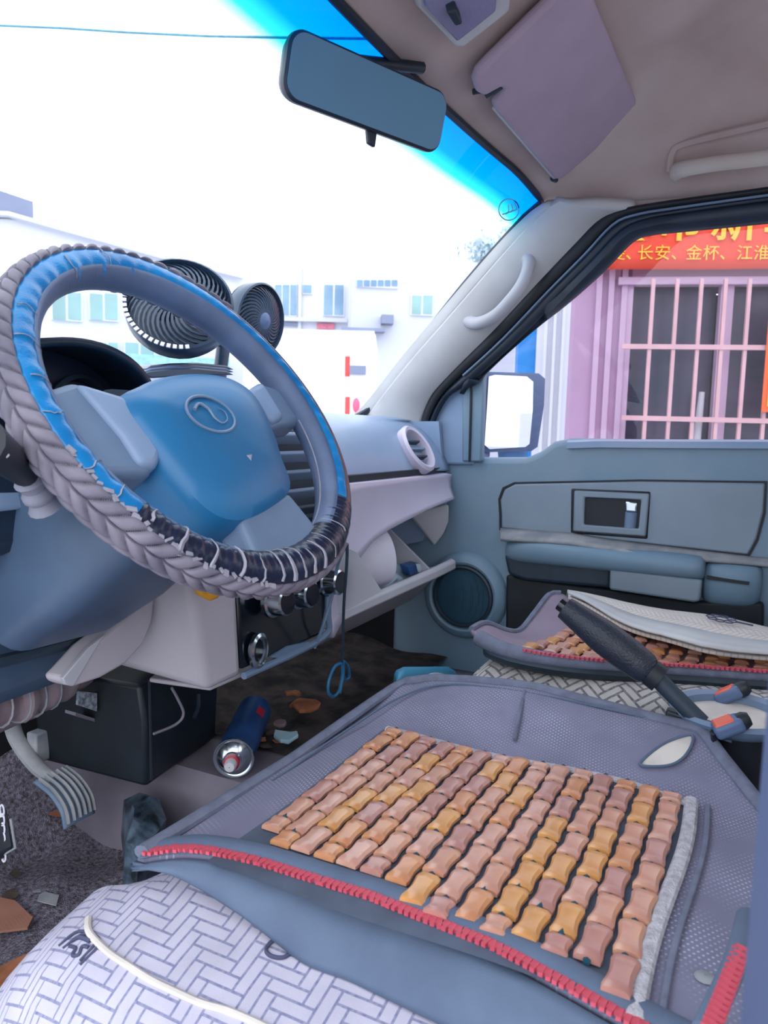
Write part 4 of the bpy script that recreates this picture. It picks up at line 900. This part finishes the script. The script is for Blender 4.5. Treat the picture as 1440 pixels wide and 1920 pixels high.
# rip in the mesh that shows the pale cushion
rip = [(1200, 1432), (1225, 1408), (1258, 1388), (1296, 1378), (1297, 1396), (1282, 1420), (1258, 1434), (1222, 1437)]
def onmat(x, y, dz=0):
    z = .385
    for _ in range(12):
        p = Q(x, y, Z=z); z = .5*z+.5*(mat_z(p.x, p.y)+dz)
    return Q(x, y, Z=z)
add('torn_hole', prism([onmat(x, y, .0015) for x, y in rip], (0, 0, .0006)), K['beige'], MT, label='pale cushion cloth showing through a rip')
add('hole_rim', tube(cat([onmat(x, y, .003) for x, y in rip], 5, True), .0016, 6, True), K['skirt'], MT)
add('glue_spot', lathe([(.007, 0), (.005, .0012), (.0005, .0016)], onmat(1322, 1832, .001), (0, 0, 1), 12, caps=False), K['dust'], MT)
# rear edge of the mat: red-stitched fold up the backrest
add('rear_fold', tube(cat([Q(1320, 1935, Z=.40), Q(1350, 1870, Z=.405), Q(1380, 1800, Z=.41), Q(1400, 1720, Z=.40)], 5), .007, 10), K['skirt'], MT)
for k in range(14):
    p = Q(1338+4.2*k, 1925-11*k, Z=.415); inst(zt, MT, Matrix.Translation(p) @ Matrix.Rotation(1.2, 4, 'Z'))

# ---- passenger seat
PS = thing('car_seat', 'passenger seat cushion in cream patterned cloth behind the handbrake', 'seat', (.36, .1, .1))
pf2 = [(.14, .12), (.115, .2), (.108, .30), (.12, .368), (.155, .398), (.22, .404), (.36, .4), (.5, .4), (.56, .38), (.585, .3), (.58, .12)]
S, U2 = cushion(.36, pf2, -.2, .415, .12, .12)
add('cushion', S, K['seatcloth2'], PS, uv=lambda i: U2[i])
add('seat_base', box(.17, .56, -.2, .3, .06, .14), K['dark'], PS)
add('backrest', loft([[V((.36+a, -.24+b*.9-.15*k, .40+.6*k)) for a, b in rrect(.215-.03*k, .07, .05, 4)] for k in (0, .3, .7, 1)]), K['seatcloth2'], PS, sub=1)
for k in range(2): add('cloth_mark', prism([Q(x, y, Z=.405) for x, y in ((984+18*k, 1256), (996+18*k, 1255), (994+18*k, 1246), (982+18*k, 1246))], (0, 0, .003)), K['ink'], PS)
PM = thing('beaded_seat_mat', 'curled dark beaded mat lying on the passenger seat', 'seat mat', (.34, .2, .4))
ed_l = cat([Q(884, 1180, Z=.437), Q(905, 1200, Z=.43), Q(960, 1222, Z=.425), Q(1060, 1240, Z=.422), Q(1180, 1250, Z=.42), Q(1300, 1258, Z=.42), Q(1440, 1268, Z=.42), Q(1600, 1275, Z=.42)], 6)
ed_f = cat([Q(884, 1180, Z=.437), Q(910, 1168, Z=.437), Q(948, 1182, Z=.42), Q(975, 1182, Z=.415), Q(1002, 1150, Z=.43), Q(1030, 1115, Z=.447), Q(1052, 1112, Z=.45)], 6)
ed_r = cat([Q(1052, 1112, Z=.45), Q(1110, 1140, Z=.44), Q(1200, 1175, Z=.432), Q(1300, 1205, Z=.43), Q(1440, 1225, Z=.43), Q(1600, 1245, Z=.43)], 6)
nA = 40; A = resample(ed_l, nA); B = resample(ed_r, nA); Fq = resample(ed_f, 25)
def pmat(u, v):
    p = A[round(u*(nA-1))].lerp(B[round(u*(nA-1))], v); f = Fq[round(v*24)]; k = max(0, 1-u*5)
    base = A[0].lerp(B[0], v); p = p+(f-base)*k
    p.z -= .016*math.sin(math.pi*v)*min(1, u*6); return p
add('mesh_cloth', grid(pmat, nA-1, 24), mesh_fabric('pale_mesh', (136, 122, 140), (160, 150, 166)), PM, solid=.006)
add('edge_roll', tube(cat(A[2:][::2], 3), lambda t: .012-.004*min(1, t*2), 10), K['piping'], PM)
add('front_piping', tube(Fq, .005, 8), K['piping'], PM)
add('side_skirt', grid(lambda u, v: A[3+round(u*34)]+V((-.010*math.sin(v*3.1), 0, -.022*v)), 34, 4), K['doord'], PM, solid=.004)
for k in range(56):
    p = A[10]+V((-.008, -.0, .010)); t = k/55; i = 8+t*26; j = int(i); q = A[j].lerp(A[min(j+1, nA-1)], i-j)
    inst(zt, PM, Matrix.Translation(q+V((-.006, 0, .008))) @ Matrix.Rotation(.3*math.sin(k*7), 4, 'Z'))
BM2 = [bead_mesh(.0165, .0105, .005, m_) for m_ in BEADS]
for i in range(15):
    for j in range(6):
        u = .19+.044*i; v = .14+.125*j+(.06 if i % 2 else 0)
        p = pmat(u, v); place(BM2, PM, p.x, p.y, p.z+.005, .0, rb.uniform(-.03, .03))
# folded cloth over the mat's door side
FC = thing('folded_cloth', 'cream patterned cloth with a dark knot motif folded over the passenger mat', 'cloth', Q(1300, 1190, X=.5))
tA = resample(cat([Q(1062, 1118, X=.50), Q(1130, 1128, X=.53), Q(1220, 1136, X=.55), Q(1320, 1153, X=.55), Q(1440, 1174, X=.55), Q(1620, 1200, X=.55)], 5), 40)
tB = resample(cat([Q(1066, 1118, Z=.454), Q(1110, 1142, Z=.450), Q(1165, 1168, Z=.446), Q(1240, 1196, Z=.444), Q(1327, 1222, Z=.442), Q(1440, 1228, Z=.442), Q(1620, 1242, Z=.442)], 5), 40)
def clf(u, v):
    i = round(u*39); p = tA[i].lerp(tB[i], v); p.z += .012*math.sin(math.pi*min(1, v*1.2))+.003*math.sin(u*14); return p
add('cloth', grid(clf, 39, 10), weave('cream_cloth', (214, 206, 200), (178, 170, 168), 160, .25, .78), FC, solid=.005, uv=lambda i: ((i % 40)*.012, (i//40)*.012))
add('grey_border', grid(lambda u, v: clf(u, .74+.28*v)+V((-.003, -.001, .0075)), 30, 3), K['pillar'], FC, solid=.003)
kc = Q(1385, 1193, X=.49)
cu_ = (clf(.6, .4)-clf(.55, .4)).normalized(); cv_ = (clf(.58, .6)-clf(.58, .3)).normalized()
kc = clf(.60, .42)+V((-.004, -.002, .006))
for k in range(8):
    a = 2*math.pi*k/8; c = kc+cu_*(.016*math.cos(a))+cv_*(.022*math.sin(a))
    add('knot_loop', tube([c+cu_*(.007*math.cos(b))+cv_*(.010*math.sin(b)) for b in (2*math.pi*j/10 for j in range(10))], .0009, 5, True), K['ink'], FC)
add('knot_tassel', tube([kc+cu_*.02, kc+cu_*.045], .0014, 5), K['ink'], FC)

# ---- between the seats
HBk = thing('handbrake', 'black handbrake lever raised between the two seats', 'handbrake', (.05, .03, .36))
h0 = Q(1044, 1128, X=.062); h1 = Q(1222, 1262, X=.055); h2 = Q(1300, 1340, X=.05); hd = (h0-h1).normalized()
add('release_button', tube([h0-hd*.004, h0-hd*.03], .0085, 14), K['gloss'], HBk)
add('grip', tube([h0.lerp(h1, .09+.91*t/14) for t in range(15)], lambda t: (.0145+.0065*min(1, t*2.2)-.003*max(0, t-.7)*3) if t < .97 else .014, 16), mat('grip_leather', (34, 44, 62), .38, var=.2, bump=.35, bscale=420), HBk)
add('lever', tube([h1.lerp(h2, -.1+1.3*t/6) for t in range(7)], .0105, 10), K['doord'], HBk)
add('bracket', prism([h2+V((0, .03, .0)), h2+V((0, -.03, -.01)), V((.05, -.02, .19)), V((.05, .10, .19))], (.016, 0, 0)), K['dark'], HBk, bevel=.003)
add('sleeve', tube([h1+hd*.002, h1-hd*.012], .0165, 14), K['black'], HBk)
RT_ = thing('round_tray', 'round grey tray with a cream inside between the seats', 'tray', Q(1370, 1335, Z=.40))
tcn = Q(1372, 1338, Z=.405)
add('tray_rim', lathe([(.055, -.012), (.066, -.004), (.070, .003), (.066, .007), (.056, .004), (.054, -.004)], tcn, (0, 0, 1), 44, caps=False), K['spoke'], RT_)
add('tray_floor', lathe([(.056, -.004), (.0005, -.006)], tcn, (0, 0, 1), 36, caps=False), K['beige'], RT_)
add('tray_stem', lathe([(.05, -.01), (.04, -.1), (.045, -.215)], tcn, (0, 0, 1), 24), K['dark'], RT_)
def buckle(a, b, lab):
    d = (b-a).normalized(); s = d.cross(V((0, 0, 1))).normalized(); n = s.cross(d)
    o = thing('belt_buckle', lab, 'buckle', a)
    add('buckle_body', obox((a+b)/2, d*((b-a).length/2), s*.013, n*.008), K['bluegrey'], o, bevel=.005, seg=3)
    add('press_button', obox(a.lerp(b, .42)+n*.006, d*((b-a).length*.33), s*.0105, n*.0035), K['belt'], o, bevel=.002, label='orange press button')
    add('buckle_end', lathe([(.0005, .009), (.007, .008), (.0098, .002), (.0098, -.004)], b, d, 18, caps=False), K['dark'], o)
    add('strap', tube([a, a-V((0, .01, .08)), V((a.x, a.y-.03, .2))], .012, 8, flat=.3), K['dark'], o)
buckle(Q(1338, 1372, Z=.405), Q(1392, 1352, Z=.42), 'orange-buttoned seat belt buckle nearest the driver mat')
buckle(Q(1345, 1312, Z=.40), Q(1392, 1292, Z=.42), 'orange-buttoned seat belt buckle behind the round tray')
# ================================================================== OUTSIDE
K['ground'] = mat('concrete_yard', (190, 190, 196), .9, var=.1, scale=1.5)
gr = add('ground', ([V((-60, -60, -.62)), V((90, -60, -.62)), V((90, 90, -.62)), V((-60, 90, -.62))], [(0, 1, 2, 3)]), K['ground'])
tag(gr, 'pale concrete yard around the vehicle', 'ground', kind='structure')
fh = V((math.cos(YAW), math.sin(YAW), 0)); UZ = V((0, 0, 1))
def face(d, turn=0):
    """vertical wall plane at distance d along the view, turned by some degrees: point, normal, right direction"""
    c = CAM+fh*d; a = R_(turn); n = (-fh*math.cos(a)+_r0*math.sin(a)).normalized(); rt = UZ.cross(n).normalized()
    if rt.dot(_r0) < 0: rt = -rt
    return (c, n), rt
def quad(pl, x0, y0, x1, y1): return [Q(x0, y0, pl=pl), Q(x1, y0, pl=pl), Q(x1, y1, pl=pl), Q(x0, y1, pl=pl)]
def rect(pl, rt, x0, y0, x1, y1, off=0):
    """upright rectangle on the wall through the pixel corners"""
    a = Q(x0, (y0+y1)/2, pl=pl); b = Q(x1, (y0+y1)/2, pl=pl); z1 = Q((x0+x1)/2, y0, pl=pl).z; z0 = Q((x0+x1)/2, y1, pl=pl).z; n = pl[1]*off
    return [V((a.x, a.y, z0))+n, V((b.x, b.y, z0))+n, V((b.x, b.y, z1))+n, V((a.x, a.y, z1))+n]
def slab(name, pl, rt, box_, mt, parent, off, dep, bevel=0, **kw): return add(name, prism(rect(pl, rt, *box_, off=off), pl[1]*dep), mt, parent, smooth=False, bevel=bevel, **kw)
# ---- pink building with a barred window
pk_pl, pk_rt = face(3.6, -9)
K['pink'] = mat('pink_wall', (192, 156, 184), .9, var=.05, scale=2)
K['pinkl'] = mat('pink_trim', (208, 176, 200), .8, var=.04, scale=3)
K['bar'] = mat('peach_bar', (224, 176, 180), .6, var=.05)
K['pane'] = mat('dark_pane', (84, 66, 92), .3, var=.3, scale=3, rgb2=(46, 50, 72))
PB = thing('pink_building', 'pink building with a barred window seen through the passenger window', 'building', Q(1300, 1500, pl=pk_pl))
# wall with an opening for the window
wx0, wy0, wx1, wy1 = 1168, 532, 1560, 870
slab('wall', pk_pl, pk_rt, (1066, 380, wx0, 1240), K['pink'], PB, 0, -.25)
slab('wall', pk_pl, pk_rt, (wx1, 380, 2300, 1240), K['pink'], PB, 0, -.25)
slab('wall', pk_pl, pk_rt, (wx0, 380, wx1, wy0), K['pink'], PB, 0, -.25)
slab('wall', pk_pl, pk_rt, (wx0, wy1, wx1, 1240), K['pink'], PB, 0, -.25)
for x in (1100, 1122, 1146): slab('pilaster', pk_pl, pk_rt, (x, 505, x+10, 1240), K['pinkl'], PB, 0, .02)
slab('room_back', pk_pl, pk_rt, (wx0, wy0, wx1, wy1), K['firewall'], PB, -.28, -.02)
WF = slab('window_frame', pk_pl, pk_rt, (1158, 522, 1574, 536), K['pinkl'], PB, -.02, .06)
for b_ in ((1158, 522, 1178, 880), (1340, 536, 1364, 870), (1548, 530, 1574, 880), (1158, 866, 1574, 880)): slab('frame_bar', pk_pl, pk_rt, b_, K['pinkl'], WF, -.04, .05)
for a, b in ((1178, 1340), (1364, 1548)):
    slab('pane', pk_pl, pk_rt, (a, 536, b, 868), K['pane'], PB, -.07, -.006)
for k in range(10):
    x = 1208+43.5*k; slab('grille_bar', pk_pl, pk_rt, (x-3, 530, x+3.5, 878), K['bar'], PB, .07, .02)
for y in (655, 788): slab('grille_rail', pk_pl, pk_rt, (1160, y-4, 1572, y+5), K['bar'], PB, .075, .02)
tl = thing('white_stick', 'white plastic stick leaning behind the window bars', 'stick', Q(1300, 850, pl=pk_pl))
add('stick', tube([Q(1316, 735, pl=(pk_pl[0]+pk_pl[1]*.03, pk_pl[1])), Q(1302, 860, pl=(pk_pl[0]+pk_pl[1]*.03, pk_pl[1]))], lambda t: .012+.008*t, 10), K['whiteplastic'], tl)
# banner
K['banner'] = mat('red_banner', (240, 78, 50), .7, var=.04, scale=3)
K['letters'] = mat('yellow_letters', (250, 196, 60), .6, var=.02)
bn_pl = (pk_pl[0]+pk_pl[1]*.08, pk_pl[1])
BN = thing('red_banner', 'red banner with yellow Chinese lettering above the barred window', 'banner', Q(1280, 505, pl=bn_pl))
bt, bb = Q(1096, 300, pl=bn_pl), Q(1096, 507, pl=bn_pl)
a = Q(1092, 505, pl=bn_pl); b = Q(2100, 505, pl=bn_pl); z0 = Q(1280, 505, pl=bn_pl).z; z1 = Q(1280, 280, pl=bn_pl).z
def banf(u, v): p = a.lerp(b, u); return V((p.x, p.y, z0+(z1-z0)*v))+pk_pl[1]*(.006*math.sin(u*19)*(1-v))
add('banner_cloth', grid(banf, 60, 8), K['banner'], BN, solid=.004)
def put(txt, x, y, em, bold=.02):
    pl = (bn_pl[0]+pk_pl[1]*.012, bn_pl[1]); o = Q(x, y, pl=pl); s = (Q(x+em, y, pl=pl)-o).length
    add('lettering', text_shape(txt, s, o, pk_rt, UZ, .002, bold*s), K['letters'], BN, smooth=False)
for ch, x in (('菱', 1142), ('、', 1172), ('长', 1194), ('安', 1226), ('、', 1257), ('金', 1285), ('杯', 1317), ('、', 1348), ('江', 1380), ('淮', 1412), ('、', 1444)): put(ch, x, 485, 31, 0)
for ch, x in (('城', 1132), ('市', 1228), ('新', 1330), ('车', 1428)): put(ch, x, 444, 92, .012)
pp_ = 3.6/FPX
# orange poster
ps_pl = (pk_pl[0]+pk_pl[1]*.11, pk_pl[1])
PO = thing('orange_poster', 'orange poster with yellow numerals over the window bars', 'poster', Q(1460, 775, pl=ps_pl))
K['orange'] = mat('orange_poster', (246, 104, 34), .7, var=.03)
slab('sheet', pk_pl, pk_rt, (1420, 566, 1540, 775), K['orange'], PO, .105, .006)
add('lettering', text_shape('1', 66*pp_, Q(1424, 760, pl=(ps_pl[0]+pk_pl[1]*.006, ps_pl[1])), pk_rt, UZ, .002, .004), K['letters'], PO, smooth=False)
# ---- white corner building and the blue pillar to the left of the pink wall
wh_pl, wh_rt = face(6.5, -5)
K['whitewall'] = mat('white_wall', (224, 226, 232), .9, var=.04, scale=.6)
K['bluepaint'] = mat('blue_paint', (40, 140, 214), .6, var=.06)
WP = thing('white_shed', 'white ribbed shed wall left of the pink building', 'building', Q(1030, 1000, pl=wh_pl))
slab('wall', wh_pl, wh_rt, (1000, 470, 1150, 1100), K['whitewall'], WP, 0, -.3)
for x in (1012, 1028, 1044): slab('rib', wh_pl, wh_rt, (x, 470, x+5, 1100), K['whitewall'], WP, 0, .05)
BP = slab('blue_pillar', wh_pl, wh_rt, (966, 520, 1000, 1100), K['bluepaint'], None, -.05, -.3)
tag(BP, 'bright blue post between wing mirror and white shed', 'post')
# ---- far factory buildings
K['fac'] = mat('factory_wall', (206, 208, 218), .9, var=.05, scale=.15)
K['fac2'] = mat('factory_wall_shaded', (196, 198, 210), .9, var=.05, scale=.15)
K['fwin'] = mat('far_window', (96, 128, 160), .2, var=.3, scale=.8, rgb2=(130, 160, 180))
K['fgreen'] = mat('far_green_window', (140, 178, 178), .3, var=.15, scale=.8)
K['dgrey'] = mat('parapet_grey', (134, 142, 168), .8, var=.1, scale=.5)
def building(name, label, d, turn, boxes, wins, mt, base_y=1150, dep=-4, extra=None):
    pl, rt = face(d, turn); o = thing(name, label, 'building', Q((boxes[0][0]+boxes[0][2])/2, 900, pl=pl))
    o.location.z = -.62
    for b_ in boxes: slab('wall', pl, rt, b_, mt, o, 0, dep)
    for b_ in wins:
        wn_ = slab('window', pl, rt, b_[:4], K['whitewall'], o, .0, .08); n = b_[4] if len(b_) > 4 else 2; x0, y0, x1, y1 = b_[:4]; g = .08*(x1-x0)/n
        for k in range(n):
            xa = x0+(x1-x0)*k/n+g; xb = x0+(x1-x0)*(k+1)/n-g
            slab('pane', pl, rt, (xa, y0+2, xb, y1-2), b_[5] if len(b_) > 5 else K['fwin'], wn_, .082, .02)
    if extra: extra(o, pl, rt)
    return o
def ex1(o, pl, rt):
    slab('ledge', pl, rt, (480, 597, 652, 604), K['fac2'], o, 0, .3); slab('sign', pl, rt, (595, 607, 627, 618), mat('far_red_sign', (214, 120, 140), .7), o, .05, .1)
    slab('sign', pl, rt, (530, 606, 560, 611), K['dgrey'], o, .05, .1); slab('pier', pl, rt, (560, 498, 566, 620), K['fac2'], o, 0, .15)
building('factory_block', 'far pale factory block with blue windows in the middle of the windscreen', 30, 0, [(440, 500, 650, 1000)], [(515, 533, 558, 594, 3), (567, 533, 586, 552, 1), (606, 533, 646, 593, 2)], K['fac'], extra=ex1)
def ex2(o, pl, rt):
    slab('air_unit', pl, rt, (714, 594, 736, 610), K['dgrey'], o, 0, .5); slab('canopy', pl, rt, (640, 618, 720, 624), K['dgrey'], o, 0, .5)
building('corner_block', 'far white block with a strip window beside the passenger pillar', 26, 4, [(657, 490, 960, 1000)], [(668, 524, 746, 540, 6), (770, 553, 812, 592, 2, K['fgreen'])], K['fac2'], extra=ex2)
def ex3(o, pl, rt):
    slab('roof_tank', pl, rt, (-120, 357, 62, 420), K['dgrey'], o, -.6, -1)
b3, r3 = face(16, 24)
LB = thing('pitched_factory', 'pale factory with a sloping roof line at the left of the windscreen', 'building', Q(120, 900, pl=b3)); LB.location.z = -.62
gab = [Q(x, y, pl=b3) for x, y in ((-420, 300), (-60, 398), (16, 402), (120, 432), (300, 482), (455, 520), (455, 1000), (-420, 1000))]
add('wall', prism(gab, -b3[1]*4), K['fac'], LB, smooth=False)
add('eaves', tube([Q(x, y, pl=(b3[0]+b3[1]*.1, b3[1])) for x, y in ((-60, 398), (16, 402), (120, 432), (300, 482), (455, 520))], .05, 6), K['fac2'], LB)
add('roof_tank', prism([Q(x, y, pl=b3) for x, y in ((-200, 332), (0, 357), (62, 378), (62, 414), (-200, 400))], -b3[1]*2), K['dgrey'], LB, smooth=False)
for b_ in ((96, 548, 154, 602), (166, 550, 222, 602), (240, 560, 300, 606), (180, 641, 222, 662), (232, 641, 290, 668), (80, 641, 140, 662), (310, 645, 360, 668)):
    wn_ = slab('window', b3, r3, b_, K['whitewall'], LB, 0, .06)
    for k in range(2): slab('pane', b3, r3, (b_[0]+(b_[2]-b_[0])*(.04+.5*k), b_[1]+2, b_[0]+(b_[2]-b_[0])*(.46+.5*k), b_[3]-2), K['fgreen'], wn_, .062, .02)
slab('canopy', b3, r3, (90, 668, 420, 690), mat('pale_teal_canopy', (150, 200, 214), .6), LB, 0, .5)
# grey-topped tower behind, right
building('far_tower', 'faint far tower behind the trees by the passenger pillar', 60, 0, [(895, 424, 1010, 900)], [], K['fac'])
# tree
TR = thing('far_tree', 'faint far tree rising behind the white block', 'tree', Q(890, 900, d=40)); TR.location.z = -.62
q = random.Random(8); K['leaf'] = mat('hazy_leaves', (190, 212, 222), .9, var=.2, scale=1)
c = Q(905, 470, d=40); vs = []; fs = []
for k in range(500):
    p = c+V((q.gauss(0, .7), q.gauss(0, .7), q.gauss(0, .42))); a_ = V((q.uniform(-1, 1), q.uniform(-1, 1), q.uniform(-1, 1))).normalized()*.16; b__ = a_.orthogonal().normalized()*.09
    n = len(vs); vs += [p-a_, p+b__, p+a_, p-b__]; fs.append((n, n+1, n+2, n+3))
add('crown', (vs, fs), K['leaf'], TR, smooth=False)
add('trunk', tube([V((c.x, c.y, -.62)), c], lambda t: .2-.1*t, 8), K['dirt'], TR)
# white box truck
t_pl, t_rt = face(12, 0)
TK = thing('box_truck', 'white box truck parked ahead with red reflector strips', 'truck', Q(600, 900, pl=t_pl)); TK.location.z = -.62
K['truck'] = mat('truck_white', (232, 232, 240), .5, var=.02)
slab('box_body', t_pl, t_rt, (470, 624, 700, 960), K['truck'], TK, 0, -3)
slab('roof_rail', t_pl, t_rt, (470, 618, 702, 625), K['whiteplastic'], TK, .02, -3)
K['refl'] = mat('red_reflector', (222, 70, 62), .4)
for b_ in ((647, 668, 656, 706), (647, 744, 656, 782)): slab('reflector', t_pl, t_rt, b_, K['refl'], TK, .0, .01)
add('tail_lamp', lathe([(.06, 0), (.06, .03), (.04, .04)], Q(668, 760, pl=t_pl), t_pl[1], 20, (0, 0, 1), 1.9, .9), mat('tail_lamp', (236, 92, 128), .3), TK)
slab('latch', t_pl, t_rt, (656, 686, 686, 702), K['dgrey'], TK, 0, .06)
for x in (500, 640): add('wheel', lathe([(.38, -.1), (.4, 0), (.38, .1), (.2, .1)], V((Q(x, 900, pl=t_pl).x, Q(x, 900, pl=t_pl).y, -.22))-t_pl[1]*.6, t_rt, 24), K['black'], TK)
# overhead wire
wr = add('overhead_wire', tube([Q(-600, 28, d=14), Q(0, 48, d=13), Q(120, 53, d=12.8), Q(240, 61, d=12.6), Q(390, 68, d=12.3), Q(560, 71, d=12), Q(1000, 76, d=11.5)], .022, 6), mat('wire', (90, 150, 170), .7))
tag(wr, 'dark overhead wire crossing the white sky', 'wire')
# parked van seen in the wing mirror
vb = V((8.6, -22, -.62)); PV = thing('parked_van', 'white parked van behind, reflected in the wing mirror', 'van', vb)
def vring(x, z0, z1): return [vb+V((x, -1.0+0, z0)), vb+V((x, 1.0, z0)), vb+V((x, .9, z1)), vb+V((x, -.9, z1))]
add('van_body', loft([vring(-.95, .3, 1.0), vring(-.9, .25, 1.05), vring(.9, .25, 1.05), vring(.95, .3, 1.0)]), K['truck'], PV, bevel=.05)
add('van_cabin', loft([[vb+V((x, y, z)) for y, z in ((1.6, 1.0), (.7, 1.95), (-2.6, 2.0), (-2.7, .3), (1.6, .3))] for x in (-.85, .85)]), K['truck'], PV, bevel=.05)
add('van_windscreen', prism([vb+V((-.75, 1.58, 1.08)), vb+V((.75, 1.58, 1.08)), vb+V((.7, .78, 1.9)), vb+V((-.7, .78, 1.9))], (0, .02, .02)), K['pane'], PV)
for sx_ in (-.8, .8):
    for sy in (.9, -1.9): add('van_wheel', lathe([(.3, -.1), (.32, 0), (.3, .1), (.15, .1)], vb+V((sx_, sy, .32)), (1, 0, 0), 20), K['black'], PV)
